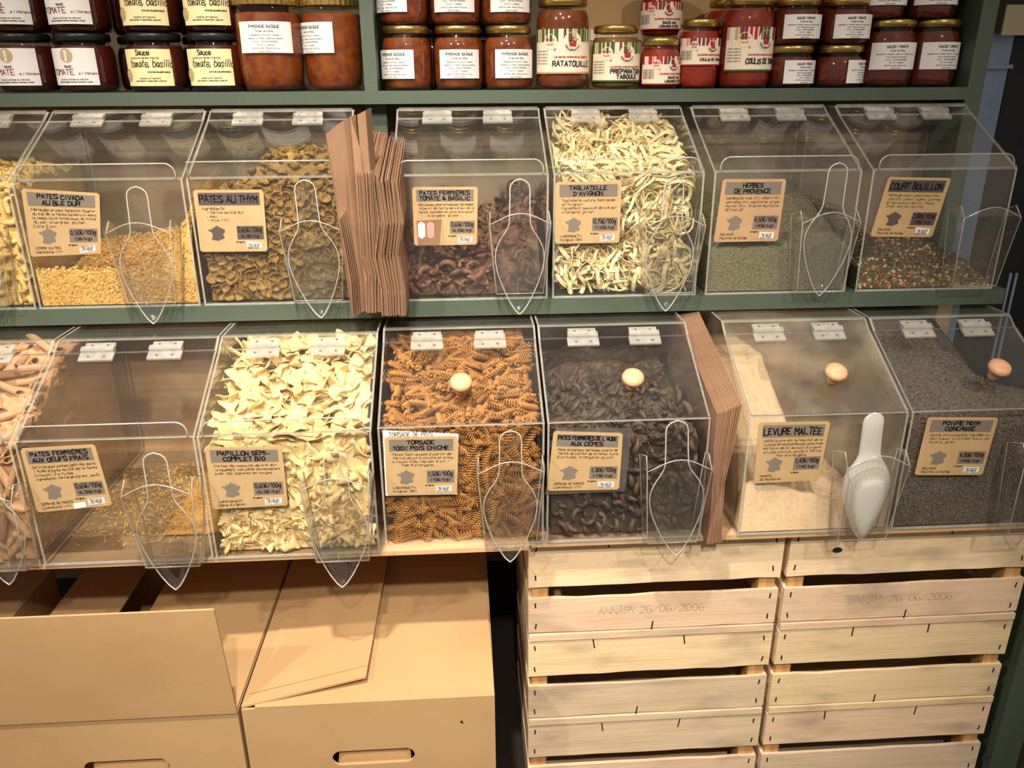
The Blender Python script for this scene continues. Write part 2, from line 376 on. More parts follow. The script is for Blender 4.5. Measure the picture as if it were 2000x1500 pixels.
def holder(parent, hx, ztop, zbot, closed=False, wt=.100, wb=.078, mirror=1):
    """folded acrylic pocket on the front panel for the scoop"""
    f_t, f_b = -.046, -.034     # how far it stands off at top and bottom
    h = MB(); n = 12
    def P(u, t):   # u -1..1 across front, t 0..1 upward
        w = (wb+(wt-wb)*t)/2
        return Vector((hx+u*w, f_b+(f_t-f_b)*t, zbot+(ztop-zbot)*t))
    top = []
    for i in range(n+1):
        u = -1+2*i/n
        top.append(.90+.13*math.cos(u*math.pi/2)**1.2 if abs(u) < .999 else .90)
    for i in range(n):
        u0, u1 = -1+2*i/n, -1+2*(i+1)/n
        h.prism([P(u0, 0), P(u1, 0), P(u1, top[i+1]), P(u0, top[i])], (0, -.0024, 0), 0, 0)
    front = h.build('scoop_holder', [ACR, ACR_EDGE], parent)
    e = MB(); path = [P(-1+2*i/n, top[i])+Vector((0, -.0012, 0)) for i in range(n+1)]
    e.tube(path+[P(1, .45), P(1, 0), P(-1, 0), P(-1, .45)], .0009, 5, closed=True)
    e.build('polished_edge', ACR_EDGE, front, smooth=True)
    for sx in (-1, 1):
        w = MB(); we = MB()
        a, b, c = P(sx, 0), P(sx, .90), P(sx, 1.0)
        ww = (wt-wb)*.06
        tip = Vector((c.x+sx*ww-sx*.004, -.030, c.z+.004)); bk = Vector((c.x+sx*ww, -.002, c.z-.006)); bb = Vector((a.x, -.002, a.z))
        w.prism([a, b, tip, bk, bb], (sx*.0022, 0, 0), 0, 0)
        we.tube([b, tip, bk, bb], .0010, 5)
        wo = w.build('holder_wall', [ACR, ACR_EDGE], parent); we.build('polished_edge', ACR_EDGE, wo, smooth=True)
    if closed:
        a, b = P(-1, 0), P(1, 0); w = MB().prism([a, b, Vector((b.x, -.002, b.z)), Vector((a.x, -.002, a.z))], (0, 0, -.0022), 0, 0)
        wo = w.build('holder_base', [ACR, ACR_EDGE], parent)
        MB().tube([Vector((a.x, -.002, a.z)), a, b, Vector((b.x, -.002, b.z))], .0011, 5).build('polished_edge', ACR_EDGE, wo, smooth=True)

def make_bin(loc, w, P, label, tab=True, knob=None, holderp=None, closed=False, acr=None, taground=True):
    A = acr or ACR
    b = empty('bulk_bin', loc, label, 'food bin', 'clear bulk food bins on the shelves')
    hf, dh, hh, dk, hk, D = (P[k] for k in ('hf', 'dh', 'hh', 'dk', 'hk', 'D'))
    side = [(0, 0), (0, hf), (dh, hh), (dk, hk), (D, hk), (D, 0)]
    for x in (0, w-T):
        o = MB().prism([(x, y, z) for y, z in side], (T, 0, 0), 0, 1).build('side_panel', [A, ACR_EDGE], b)
    MB().box(T, w-T, 0, T, 0, hf).build('front_panel', [A], b)
    MB().box(T, w-T, -.0002, T+.0002, hf, hf+.0012).build('front_edge', ACR_EDGE, b); MB().box(T, w-T, -.0002, T, 0, .0030).build('front_edge', ACR_EDGE, b)
    MB().box(T, w-T, D-T, D, 0, hk).build('back_panel', [A], b)
    MB().box(T, w-T, T, D-T, 0, T).build('base_panel', [A], b)
    sl = Vector((0, dh, hh-hf)).normalized(); nr = Vector((0, -sl.z, sl.y))
    # fixed top strip behind the lid and the flat top
    MB().prism([(T, dh+.001, hh), (w-T, dh+.001, hh), (w-T, dk, hk), (T, dk, hk)], nr*T, 0, 1).build('top_strip', [A, ACR_EDGE], b)
    MB().prism([(T, dk, hk-T), (w-T, dk, hk-T), (w-T, D, hk-T), (T, D, hk-T)], (0, 0, T), 0, 1).build('top_panel', [A, ACR_EDGE], b)
    # lid
    l0 = Vector((0, 0.001, hf+.0015)); l1 = Vector((0, dh-.001, hh))
    lid = MB().prism([(T*.3, l0.y, l0.z), (w-T*.3, l0.y, l0.z), (w-T*.3, l1.y, l1.z), (T*.3, l1.y, l1.z)], nr*T, 0, 1).build('lid', [A, ACR_EDGE if knob is None else SPURPLE], b)
    if tab:
        tw, th, r = w-.018, .024, .016
        if taground:
            pts = [(.009, 0)] + [(x, z) for x, z in reversed(arc(.009+r, th-r, r, 90, 180))] + arc(.009+tw-r, th-r, r, 90, 0) + [(.009+tw, 0)]
        else: pts = [(.004, 0), (.004, th+.002), (w-.004, th+.002), (w-.004, 0)]
        pp = [(x, -.0014, hf+.001+z) for x, z in pts]
        lt = MB().prism(pp, (0, .0028, 0), 0, 1).build('lid_lip', [A, ACR_EDGE], lid)
        MB().tube([(x, y, z) for x, y, z in pp], .0012, 5).build('polished_edge', ACR_EDGE, lid, smooth=True)
    if knob is not None:
        t = .36; q = l0+(l1-l0)*t+nr*T; kn = MB()
        kn.lathe([(.009, 0), (.0085, .006), (.0075, .011), (.010, .015), (.016, .019), (.0175, .023), (.016, .028), (.010, .031), (.002, .032)], 24)
        o = kn.build('knob', KNOB, lid, smooth=True, loc=(knob, q.y, q.z)); o.rotation_euler = (math.atan2(hh-hf, dh), 0, 0); o['label'] = 'round pale wooden knob'
    for hx in (.072, w-.076): hinge(b, hx, P)
    if holderp: holder(b, *holderp, closed=closed)
    return b

XU = dict(U0=-.515, U1=-.254, U2=.0139, U3=.3385, U4=.5993, U5=.8655, U6=1.1334)
XL = dict(L0=-.4525, L1=-.1972, L2=.0577, L3=.3143, L4=.5685, L5=.8791, L6=1.1345)
ZU, YL1, ZL1, YL2, ZL2 = -.003, -.251, -.338, -.2316, -.3446
B = {}
B['U0'] = make_bin((XU['U0'], 0, ZU), .256, PROF_U, 'clear bin of pale yellow short pasta cut off by the left edge, middle shelf', holderp=(.19, .145, .016))
B['U1'] = make_bin((XU['U1'], 0, ZU), .262, PROF_U, 'clear bin of small golden pasta grains, leftmost whole bin of the middle shelf', holderp=(.197, .143, .016))
B['U2'] = make_bin((XU['U2'], 0, ZU), .25, PROF_U, 'clear bin of olive thyme pasta discs beside the paper bags', holderp=(.196, .142, .014), taground=False)
B['U3'] = make_bin((XU['U3'], 0, ZU), .253, PROF_U, 'clear bin a third full of brown tomato basil pasta curls', holderp=(.203, .148, .018))
B['U4'] = make_bin((XU['U4'], 0, ZU), .25, PROF_U, 'clear bin heaped to the lid with pale tagliatelle nests', holderp=(.195, .140, .014))
B['U5'] = make_bin((XU['U5'], 0, ZU), .25, PROF_U, 'clear bin of fine green dried herbs', holderp=(.188, .142, .010))
B['U6'] = make_bin((XU['U6'], 0, ZU), .25, PROF_U, 'clear bin of dried soup vegetables with an empty scoop holder, right end', holderp=(.193, .146, .014))
B['L0'] = make_bin((XL['L0'], YL1, ZL1), .25, PROF_A, 'clear bin of pinkish penne cut off by the left edge, lower row', holderp=(.21, .15, .016), closed=True)
B['L1'] = make_bin((XL['L1'], YL1, ZL1), .252, PROF_A, 'nearly empty clear bin with only yellow crumbs on its floor', holderp=(.203, .152, .012), closed=True)
B['L2'] = make_bin((XL['L2'], YL1, ZL1), .25, PROF_A, 'clear bin heaped with pale yellow bow tie pasta', holderp=(.198, .152, .010), closed=True)
B['L3'] = make_bin((XL['L3'], YL2, ZL2), .25, PROF_B, 'clear knobbed bin full of orange brown spiral pasta', tab=False, knob=.126, holderp=(.196, .166, .020))
B['L4'] = make_bin((XL['L4'], YL2, ZL2), .25, PROF_B, 'clear knobbed bin of dark brown mushroom pasta curls', tab=False, knob=.136, holderp=(.194, .160, .014))
B['L5'] = make_bin((XL['L5'], YL2, ZL2), .25, PROF_B, 'dusty clear knobbed bin of beige malted yeast powder', tab=False, knob=.146, holderp=(.190, .155, .006), acr=ACR_DUSTY)
B['L6'] = make_bin((XL['L6'], YL2, ZL2), .25, PROF_B, 'clear knobbed bin of crushed black pepper at the right end', tab=False, knob=.155, holderp=(.215, .16, .006))

g = '0,65\u20ac/100g'
price_tag(B['U1'], [(.014, .196), (.132, .187), (.117, .091), (.006, .088)], ['PATES CIVADA', 'AU BLE DUR'], ['Fabriqu\u00e9es en pays Varennois \u00e0 partir', 'du bl\u00e9 de la ferme Delacroix dans', 'le temps sous forme avec du froid', 'du sel. allergies: gluten', 'Cuire 5 min'], ['0,50\u20ac/100g', '(5\u20ac/kg)'], ['FERME DU MAS', 'Narbonne (11)'], 1)
price_tag(B['U2'], [(.009, .190), (.119, .189), (.115, .090), (.007, .091)], ['PATES AU THYM'], ['Ingr\u00e9dients:', '   - farine de bl\u00e9 dur', '   - eau', '   - thym (1%)'], [g, '6,5\u20ac/kg'], [], 2, band=GREYPRINT_D)
def brown_patch(card, fn):
    MB().prism([fn(.06, .01, .0004), fn(.40, .0, .0004), fn(.44, .45, .0004), fn(.05, .43, .0004)], (0, -.0005, 0)).build('paper_patch', BAG, card)
    for u in (.12, .26): MB().poly([fn(u-.05, .16, .0011), fn(u, .12, .0011), fn(u+.06, .16, .0011), fn(u+.06, .38, .0011), fn(u, .42, .0011), fn(u-.05, .38, .0011)]).build('small_sticker', WHITE if u < .2 else PINKINK, card)
price_tag(B['U3'], [(.031, .190), (.137, .189), (.134, .095), (.030, .095)], ['PATES FERMI\u00c8RES', 'TOMATE & BASILIC'], ['D\u00e9licieuses p\u00e2tes artisanales fabriqu\u00e9es', '\u00e0 partir de farine de bl\u00e9 dur de la', 'ferme, s\u00e9ch\u00e9es en pays d Avignon', '      Allerg\u00e8ne: gluten'], [g, '(6,50\u20ac/kg)'], [], 3, extra=brown_patch)
price_tag(B['U4'], [(.003, .195), (.112, .195), (.112, .094), (.003, .094)], ['TAGLIATELLE', "D'AVIGNON"], ['Tagliatelle nature fabriqu\u00e9e', 'en Avignon', 'Ingr\u00e9dient: semoule de bl\u00e9 dur', 'Allerg\u00e8ne: gluten'], ['0,75\u20ac/100g', '(7,50\u20ac/kg)'], ['LABORGNETTI', 'Avignon (84)'], 4)
price_tag(B['U5'], [(.014, .196), (.121, .195), (.118, .092), (.007, .092)], ['HERBES', 'DE PROVENCE'], ['Ingr\u00e9dients: thym (Fr), romarin (Fr)', 'sarriette (Fr), marjolaine, origan', 'laurier (Fr). Origine Aquitaine', 'UE/non UE'], ['4,50\u20ac/100g', '(45\u20ac/kg)'], ['MALAGIE', 'Peyrins la Vall\u00e9e'], 5, kraft=KRAFT_PINK)
price_tag(B['U6'], [(.027, .196), (.136, .193), (.121, .094), (.011, .097)], ['COURT BOUILLON'], ['M\u00e9lange pour court bouillon:', 'carotte, c\u00e9leri, oignon, poireau', 'en morceaux, persil, navet,', 'thym, laurier, poivre'], ['2,80\u20ac/100g', '(28\u20ac/kg)'], ['MALAGIE', 'Peyrins la Vall\u00e9e'], 6, band=GREYPRINT_D, tsize=.1)
def two_stickers(card, fn):
    MB().poly([fn(.50, .0, .0004), fn(.66, .02, .0004), fn(.66, .10, .0004), fn(.50, .09, .0004)]).build('small_sticker', WHITE, card)
price_tag(B['L1'], [(.008, .198), (.112, .201), (.119, .102), (.010, .094)], ['PATES FERMI\u00c8RES', 'AUX OEUFS FRAIS'], ['D\u00e9licieuses p\u00e2tes p\u00e9tries dans', "l Aude \u00e0 base de bl\u00e9 de la ferme", 'Cuisson: 2 minutes', 'Ingr\u00e9dients: farine de bl\u00e9 dur, oeufs'], ['0,65\u20ac/100g', '(6,50\u20ac/kg)'], ['DOMAINE DE MARIES', 'Lostauvol (11)'], 7, extra=two_stickers)
price_tag(B['L2'], [(.010, .191), (.120, .188), (.119, .091), (.008, .089)], ['PAPILLON SEMI-', 'COMPLET BIO'], ['Faites de semoule de bl\u00e9 dur', 'uniquement, ces p\u00e2tes accompagnent', 'bien les l\u00e9gumes en soupe.'], [g, '(6,5\u20ac/kg)'], ['Laborgnetti', 'Dans Avignon'], 8)
def white_sheet(card, fn):
    MB().prism([fn(-.02, -.02, -.0012), fn(1.0, -.02, -.0012), fn(1.01, 1.03, -.0012), fn(-.02, 1.11, -.0012)], (0, .0005, 0)).build('white_sheet', WHITE, card)
    t = MB(); write(t, 'TORSADE DE POIS', .06, 1.0, .07, .012, lambda u, v: fn(u, v, -.001), maxw=.6); t.build('sheet_lettering', mat('grey_ink', srgb(120, 120, 120), .7), card)
price_tag(B['L3'], [(.010, .196), (.119, .194), (.115, .097), (.008, .099)], ['TORSADE', '100% POIS CHICHE'], ['P\u00e2tes fabriqu\u00e9es \u00e0 partir de', 'farine de pois chiche et d eau', 'Cuisson tr\u00e8s rapide: 6 min !', '      Pas d allerg\u00e8ne'], ['1,50\u20ac/100g', '(15\u20ac/kg)'], ['LABORGNETTI', 'Avignon (84)'], 9, extra=white_sheet)
def sleeve(card, fn):
    MB().prism([fn(-.02, -.07, -.0012), fn(1.09, -.04, -.0012), fn(1.13, 1.09, -.0012), fn(.05, 1.05, -.0012)], (0, .0004, 0)).build('clear_sleeve', clear('plastic_sleeve', tint=(.84, .84, .84, 1), dust=.06, f0=.1, rough=.1), card)
price_tag(B['L4'], [(.009, .197), (.115, .190), (.113, .094), (.000, .096)], ["PATES FERMI\u00c8RES DE L'AUDE", 'AUX C\u00c8PES'], ['P\u00e2tes artisanales fabriqu\u00e9es \u00e0 partir de', 'farine de bl\u00e9 dur de la ferme. Cuire', '8 minutes. Allerg\u00e8ne: gluten'], ['1,30\u20ac/100g', '(13\u20ac/kg)'], ['DOMAINE DE MARIES', 'Lostauvol (11)'], 10, extra=sleeve)
price_tag(B['L5'], [(.014, .201), (.126, .199), (.121, .098), (.016, .096)], ['LEVURE MALT\u00c9E'], ['Cette levure est le r\u00e9sultat de la', 'culture de saccharomyces cerevisiae', 'enrichie de 5% de malt d orgeat', 'et une calcium, produit farine', '          Pas d allerg\u00e8ne'], ['1,40\u20ac/100g', '(14\u20ac/kg)'], ['MARKAL', '26 Montelier'], 11, sticker=False)
price_tag(B['L6'], [(.025, .201), (.139, .197), (.134, .097), (.021, .101)], ['POIVRE NOIR', 'CONCASS\u00c9'], ['Donne aux cuissons rapides un', 'bon fumet. A utiliser moulu en', 'fond ou grain'], ['4,00\u20ac/100g', '(40\u20ac/kg)'], ['MALAGIE', 'Peyrins la Vall\u00e9e'], 12)

# ------------------------------------------------------------------ scoops
def scoop_meshes(bulge=1):
    L = .222; ns, nu = 30, 10
    ctrl = [(0, .0), (.012, .0085), (.035, .0140), (.07, .0160), (.2, .0162), (.31, .0170), (.36, .0205), (.42, .0300), (.48, .0372), (.54, .0402), (.60, .0400), (.68, .0365), (.76, .0305), (.84, .0230), (.90, .0165), (.95, .0100), (.98, .0055), (1, .0)]
    def hw(s):
        for (a, wa), (b, wb) in zip(ctrl, ctrl[1:]):
            if s <= b: return wa+(wb-wa)*(s-a)/(b-a)
        return 0
    def dep(s):
        if s < .3: return .003*min(1, s/.08)
        if s < .5: return .003+.017*((s-.3)/.2)**1.3
        return .020*math.sqrt(max(0, 1-((s-.5)/.5)**2.2))
    mb = MB(); ss = [0, .012, .035, .07] + [.07+.93*(i/(ns-4))**.92 for i in range(1, ns-3)]
    ss[-1] = .999
    for s in ss:
        w = max(hw(s), .0006); d = dep(s)
        for j in range(nu+1):
            u = -1+2*j/nu
            mb.v.append((u*w, bulge*d*(1-abs(u)**2.4), L*(1-s)))
    n = nu+1
    for i in range(len(ss)-1):
        for j in range(nu): mb.f.append((i*n+j, i*n+j+1, (i+1)*n+j+1, (i+1)*n+j)); mb.m.append(0)
    rim = [(-max(hw(s), .0006), 0, L*(1-s)) for s in ss] + [(max(hw(s), .0006), 0, L*(1-s)) for s in reversed(ss)]
    return mb, MB().tube(rim, .0010, 6, closed=True)
_b, _r = scoop_meshes()
SC_BODY = _b.mesh('scoop_body', [SCOOP], True, solid=.0014); SC_RIM = _r.mesh('scoop_rim', [SCOOP_RIM], True)
_b, _r = scoop_meshes(-1)
SM_BODY = _b.mesh('scoop_body_frosted', [SCOOP_MILK], True, solid=.0014); SM_RIM = _r.mesh('scoop_rim_frosted', [SCOOP_MILK], True)
def scoop(bn, xt, zt, xb, zb, label, milk=False, dy=-.027):
    o = B[bn].location; L = math.hypot(xt-xb, zt-zb)
    t = empty('scoop', (o.x+xb, o.y+dy, o.z+zb), label, 'scoop', 'clear plastic scoops in the bin holders')
    t.rotation_euler = (0, math.atan2(xt-xb, zt-zb), 0)
    k = L/.222
    inst('bowl_and_handle', SM_BODY if milk else SC_BODY, (0, 0, 0), (0, 0, 0), k, t)
    inst('rim', SM_RIM if milk else SC_RIM, (0, 0, 0), (0, 0, 0), k, t)
scoop('U0', .205, .197, .176, -.022, 'clear scoop cut off by the left edge, middle shelf')
scoop('U1', .199, .199, .190, -.022, 'clear scoop on the bin of golden pasta grains')
scoop('U2', .189, .206, .196, -.018, 'clear scoop on the bin of thyme pasta discs')
scoop('U3', .204, .203, .203, -.020, 'clear scoop on the bin of brown tomato basil curls')
scoop('U4', .193, .202, .192, -.020, 'clear scoop in front of the tagliatelle nests')
scoop('U5', .196, .222, .192, .001, 'clear scoop on the dried herb bin, right of its kraft tag')
scoop('L0', .221, .200, .214, -.012, 'clear scoop at the lower left edge beside the penne')
scoop('L1', .202, .196, .198, -.033, 'clear scoop on the nearly empty bin, hanging over the cardboard box')
scoop('L2', .200, .189, .192, -.041, 'clear scoop in front of the bow tie pasta')
scoop('L3', .197, .211, .195, -.014, 'clear scoop in front of the spiral pasta')
scoop('L4', .190, .219, .205, -.014, 'clear scoop on the dark mushroom pasta bin, with bright glinting edges')
scoop('L5', .180, .222, .190, .004, 'milky white dusty scoop on the yeast powder bin', True)
scoop('L6', .235, .222, .245, .000, 'scoop at the right edge on the black pepper bin')
# ------------------------------------------------------------------ contents of the bins
BW = dict(U0=.256, U1=.262, U3=.253, L1=.252)
def smooth01(a, b, x):
    t = max(0, min(1, (x-a)/(b-a))); return t*t*(3-2*t)
def wob(x, y, s=0, a=.006, f=34):
    return a*(math.sin(f*x+s)*math.cos(f*.8*y+2*s)+.6*math.sin(2.3*f*x+1.7*f*y+s)+.35*math.cos(4.1*f*y-3.7*f*x+s))
def lidz(y, P=PROF_A): return P['hf']+(P['hh']-P['hf'])*min(y, P['dk'])/P['dh']
def heap(bn, name, h, m, label, cat, inset=.0045, y0=.0045, y1=.37, nx=30, ny=44, drop=0, rough=0, group=None, smooth=False, xa=0):
    """the packed mass in a bin: a closed body under the height function h(x, y)"""
    w = BW.get(bn, .25); mb = MB(); rg = random.Random(len(name)+nx)
    zb = .0045; y1 = min(y1, .277) if bn[0] == 'U' else y1
    X = [inset+xa*w+(w-2*inset-xa*w)*i/nx for i in range(nx+1)]; Yv = [y0+(y1-y0)*(j/ny)**1.25 for j in range(ny+1)]
    n = nx+1
    for j in range(ny+1):
        for i in range(nx+1):
            mb.v.append((X[i]+(rg.uniform(-rough, rough) if 0 < i < nx else 0), Yv[j]+(rg.uniform(-rough, rough) if 0 < j < ny else 0), max(zb+.001, h(X[i]/w, Yv[j])-drop+rg.uniform(-rough, rough))))
    for j in range(ny):
        for i in range(nx): mb.f.append((j*n+i, j*n+i+1, (j+1)*n+i+1, (j+1)*n+i)); mb.m.append(0)
    ring = [i for i in range(n)] + [j*n+nx for j in range(1, ny+1)] + [ny*n+i for i in range(nx-1, -1, -1)] + [j*n for j in range(ny-1, 0, -1)]
    b0 = len(mb.v); mb.v += [(mb.v[k][0], mb.v[k][1], zb) for k in ring]
    for a in range(len(ring)):
        c = (a+1) % len(ring); mb.f.append((ring[a], b0+a, b0+c, ring[c])); mb.m.append(0)
    mb.f.append(tuple(b0+a for a in range(len(ring)))); mb.m.append(0)
    o = mb.build(name, m, smooth=smooth, loc=B[bn].location)
    return tag(o, label, cat, group, 'stuff')
def candidates(rg, n, gen, tries=10):
    pts = []
    for _ in range(n):
        best, bd = None, -1
        for _ in range(tries):
            q = gen(rg)
            d = min(((q[0]-p[0])**2+(q[1]-p[1])**2+(q[2]-p[2])**2 for p in pts), default=1)
            if d > bd: best, bd = q, d
        pts.append(best)
    return pts
SAMPLE = {}
def fit(me, rot, sc, q, w, P, D=.385):
    """shift a piece so that it stays inside the walls, on the floor and under the lid of its bin"""
    if me.name not in SAMPLE: SAMPLE[me.name] = [v.co.copy() for v in me.vertices][::max(1, len(me.vertices)//90)]
    M = Euler(rot).to_matrix()*sc; pts = [M @ v for v in SAMPLE[me.name]]
    xs = [p.x for p in pts]; ys = [p.y for p in pts]; zs = [p.z for p in pts]; e = .0042
    x = min(max(q[0], e-min(xs)), w-e-max(xs)); y = max(min(q[1], D-e-max(ys)), e+.0004-min(ys)); z = max(q[2], e-min(zs))
    z -= max(0, max(z+p.z-(lidz(y+p.y, P)-.002) for p in pts))
    return x, y, z
def pile(bn, name, meshes, h, nf, nt, label, cat, group, size=.02, flat=.5, ymax=.25, seed=1, scale=(.88, 1.1), xr=(0, 1), sides=0, backdown=.004, P=PROF_A, face=True):
    """lay single pieces against the front panel (nf), over the top of the heap (nt) and along the side panels"""
    w = BW.get(bn, .25); rg = random.Random(seed); o0 = B[bn].location; m = size*.42
    def gf(r):
        x = r.uniform(.005+m, w-.005-m); hh = max(m+.006, h(x/w, 0)-m*.5)
        return (x, .005+m*r.uniform(.55, 1.3), .005+r.uniform(m*.55, hh))
    def gt(r):
        x = r.uniform(.005+m, w-.005-m); y = r.uniform(.005+m, ymax); return (x, y, max(.006+m*.5, h(x/w, y)+r.uniform(-backdown, .003)))
    def gs(r):
        y = r.uniform(.01, .2); s = r.random() < .5; x = .005+m*.8 if s else w-.005-m*.8
        return (x, y, .006+r.uniform(m, max(m+.004, h(x/w, y)-m)))
    out = []
    for k, (n, g_) in enumerate(((nf, gf), (nt, gt), (sides, gs))):
        for q in candidates(rg, n, g_):
            if k == 0 and face: rot = (R(90)+rg.uniform(-flat, flat), rg.uniform(-flat, flat), rg.uniform(0, 6.28)); rot = (rot[0], rg.uniform(0, 6.28), rg.uniform(-flat, flat))
            else: rot = (rg.uniform(-flat, flat)*1.2, rg.uniform(-flat, flat)*1.2, rg.uniform(0, 6.28))
            me = rg.choice(meshes); sc = rg.uniform(*scale); z = q[2]
            x_, y_, z = fit(me, rot, sc, q, w, P, .28 if bn[0] == 'U' else .385)
            o = inst(name, me, (o0.x+x_, o0.y+y_, o0.z+z), rot, sc)
            tag(o, label, cat, group); out.append(o)
    return out

# --- piece meshes
def farfalle(k, m):
    mb = MB(); nx, ny = 10, 6; rg = random.Random(k); L, W = .046, .033; c1 = rg.uniform(-.3, .3); c2 = rg.uniform(.6, 1.4)
    for i in range(nx+1):
        u = -1+2*i/nx
        for j in range(ny+1):
            v = -1+2*j/ny
            pinch = .34+.66*smooth01(0, .75, abs(u))
            x = u*L/2*(1+(.07 if (j % 2) else 0)*(1 if abs(u) > .99 else 0))
            z = .0042*c2*math.cos(v*math.pi*1.5)*(1-smooth01(.05, .8, abs(u)))+.005*c2*u*v*(1 if k % 2 else -1)+.006*c1*u*u+.003*math.sin(3*v+k)*abs(u)
            mb.v.append((x, v*W/2*pinch, z))
    n = ny+1
    for i in range(nx):
        for j in range(ny): mb.f.append((i*n+j, (i+1)*n+j, (i+1)*n+j+1, i*n+j+1)); mb.m.append(0)
    return mb.mesh('bow_tie_pasta_%d' % k, [m], True, solid=.0011)
def fusillo(k, m):
    mb = MB(); L, r, ns = .037+.003*k, .0058, 22; turns = 2.6+.3*k
    for bl in range(3):
        i0 = len(mb.v)
        for i in range(ns+1):
            t = i/ns; a = t*turns*2*math.pi+bl*2*math.pi/3; x = (t-.5)*L; b = .0022*math.sin(t*3.1+k)
            mb.v += [(x, b+.0008*math.cos(a), .0008*math.sin(a)), (x+.0004, b+r*.6*math.cos(a+.12), r*.6*math.sin(a+.12)), (x+.0010, b+r*math.cos(a+.3), r*math.sin(a+.3))]
        for i in range(ns):
            for j in range(2): q = i0+i*3+j; mb.f.append((q, q+3, q+4, q+1)); mb.m.append(0)
    return mb.mesh('spiral_pasta_%d' % k, [m], True, solid=.0013)
def thyme_disc(k, m):
    mb = MB(); rings, n = 4, 14; rg = random.Random(k); rr = .0098
    mb.v.append((0, 0, -.0026)); a0 = rg.uniform(0, 6)
    for q in range(1, rings+1):
        for a in range(n):
            t = 2*math.pi*a/n; r = rr*q/rings*(1+.07*math.sin(3*t+a0))
            mb.v.append((r*math.cos(t), r*math.sin(t)*.9, -.0026+.0045*(q/rings)**2+(.0016*math.sin(5*t+a0) if q == rings else 0)+.0016*math.cos(2*t+k)*(q/rings)))
    for a in range(n): mb.f.append((0, 1+a, 1+(a+1) % n)); mb.m.append(0)
    for q in range(rings-1):
        for a in range(n):
            b = (a+1) % n; mb.f.append((1+q*n+a, 1+(q+1)*n+a, 1+(q+1)*n+b, 1+q*n+b)); mb.m.append(0)
    return mb.mesh('thyme_pasta_%d' % k, [m], True, solid=.0014)
def curl(k, m, r0=.0115, turns=.62, wid=.0065):
    """curled ribbed crest of pasta"""
    mb = MB(); ns, nw = 20, 4; rg = random.Random(k); tw = rg.uniform(-.5, .5)
    for i in range(ns+1):
        t = i/ns; a = t*turns*2*math.pi; r = r0*(1+.35*t)
        for j in range(nw+1):
            v = -1+2*j/nw; ww = wid*(.55+.45*math.sin(math.pi*min(1, max(0, t*.9+.05))))
            rp = r+.0036*math.cos(v*math.pi*.8)+(.0022*math.sin(t*26) if j == nw else 0)
            mb.v.append((rp*math.cos(a)+tw*.006*t, rp*math.sin(a), v*ww+.006*t*tw+.010*(t-.5)))
    n = nw+1
    for i in range(ns):
        for j in range(nw): mb.f.append((i*n+j, i*n+j+1, (i+1)*n+j+1, (i+1)*n+j)); mb.m.append(0)
    return mb.mesh('pasta_curl_%d' % k, [m], True, solid=.0012)
def penne(k, m):
    mb = MB(); L, r, n = .046+.004*k, .0056, 14; i0 = 0
    for e in range(2):
        for rr in (r, r-.0014):
            for a in range(n):
                t = 2*math.pi*a/n; rib = 1+(.05 if a % 2 else 0)*(rr == r); x = (-L/2 if e == 0 else L/2)+(1 if e == 0 else 1)*.0065*math.cos(t)
                mb.v.append((x, rr*rib*math.cos(t), rr*rib*math.sin(t)))
    for a in range(n):
        b = (a+1) % n
        mb.f += [(a, b, 2*n+b, 2*n+a), (n+a, 3*n+a, 3*n+b, n+b), (a, n+a, n+b, b), (2*n+a, 2*n+b, 3*n+b, 3*n+a)]; mb.m += [0]*4
    return mb.mesh('penne_%d' % k, [m], False)
def ribbon(mb, path, wdir, w, t=.0011):
    """flat noodle: rectangular section swept along path, wide along wdir"""
    P = [Vector(p) for p in path]; i = len(mb.v)
    for k, p in enumerate(P):
        d = (P[min(k+1, len(P)-1)]-P[max(k-1, 0)]).normalized(); wd_ = Vector(wdir(k) if callable(wdir) else wdir)
        wd_ = (wd_-d*wd_.dot(d)).normalized(); nn = d.cross(wd_)
        for a, b in ((-1, -1), (1, -1), (1, 1), (-1, 1)): mb.v.append(tuple(p+wd_*a*w/2+nn*b*t/2))
    for k in range(len(P)-1):
        for a in range(4):
            b = (a+1) % 4; mb.f.append((i+k*4+a, i+k*4+b, i+(k+1)*4+b, i+(k+1)*4+a)); mb.m.append(0)
    mb.f += [(i, i+3, i+2, i+1), (i+len(P)*4-4, i+len(P)*4-3, i+len(P)*4-2, i+len(P)*4-1)]; mb.m += [0, 0]
def nest(k, m):
    mb = MB(); rg = random.Random(k*7+3)
    for s in range(20):
        r = rg.uniform(.010, .028); tx, ty = rg.gauss(0, .38), rg.gauss(0, .38); z0 = rg.uniform(-.012, .012); a0 = rg.uniform(0, 6.28); tot = rg.uniform(3.4, 6.6); n = 16
        ox, oy = rg.gauss(0, .004), rg.gauss(0, .004); el = rg.uniform(.75, 1.05); gr = rg.uniform(-.006, .008)
        pth = []
        for i in range(n+1):
            t = i/n; a = a0+tot*t; rr = r+gr*t+.002*math.sin(3*a+s)
            x, y = rr*math.cos(a)+ox, rr*el*math.sin(a)+oy; pth.append((x, y, z0+tx*x+ty*y+.004*math.sin(2*a+s)))
        up = (rg.gauss(0, .5), rg.gauss(0, .5), 1)
        ribbon(mb, pth, up, .0060)
    for s in range(3):
        a = rg.uniform(0, 6.28); r = .024; pth = [(r*math.cos(a+.25*i)*(1+.12*i), r*math.sin(a+.25*i)*(1+.12*i), rg.uniform(-.004, .012)+.003*i) for i in range(4)]
        ribbon(mb, pth, (.3, .2, 1), .0065)
    return mb.mesh('tagliatelle_nest_%d' % k, [m], False)
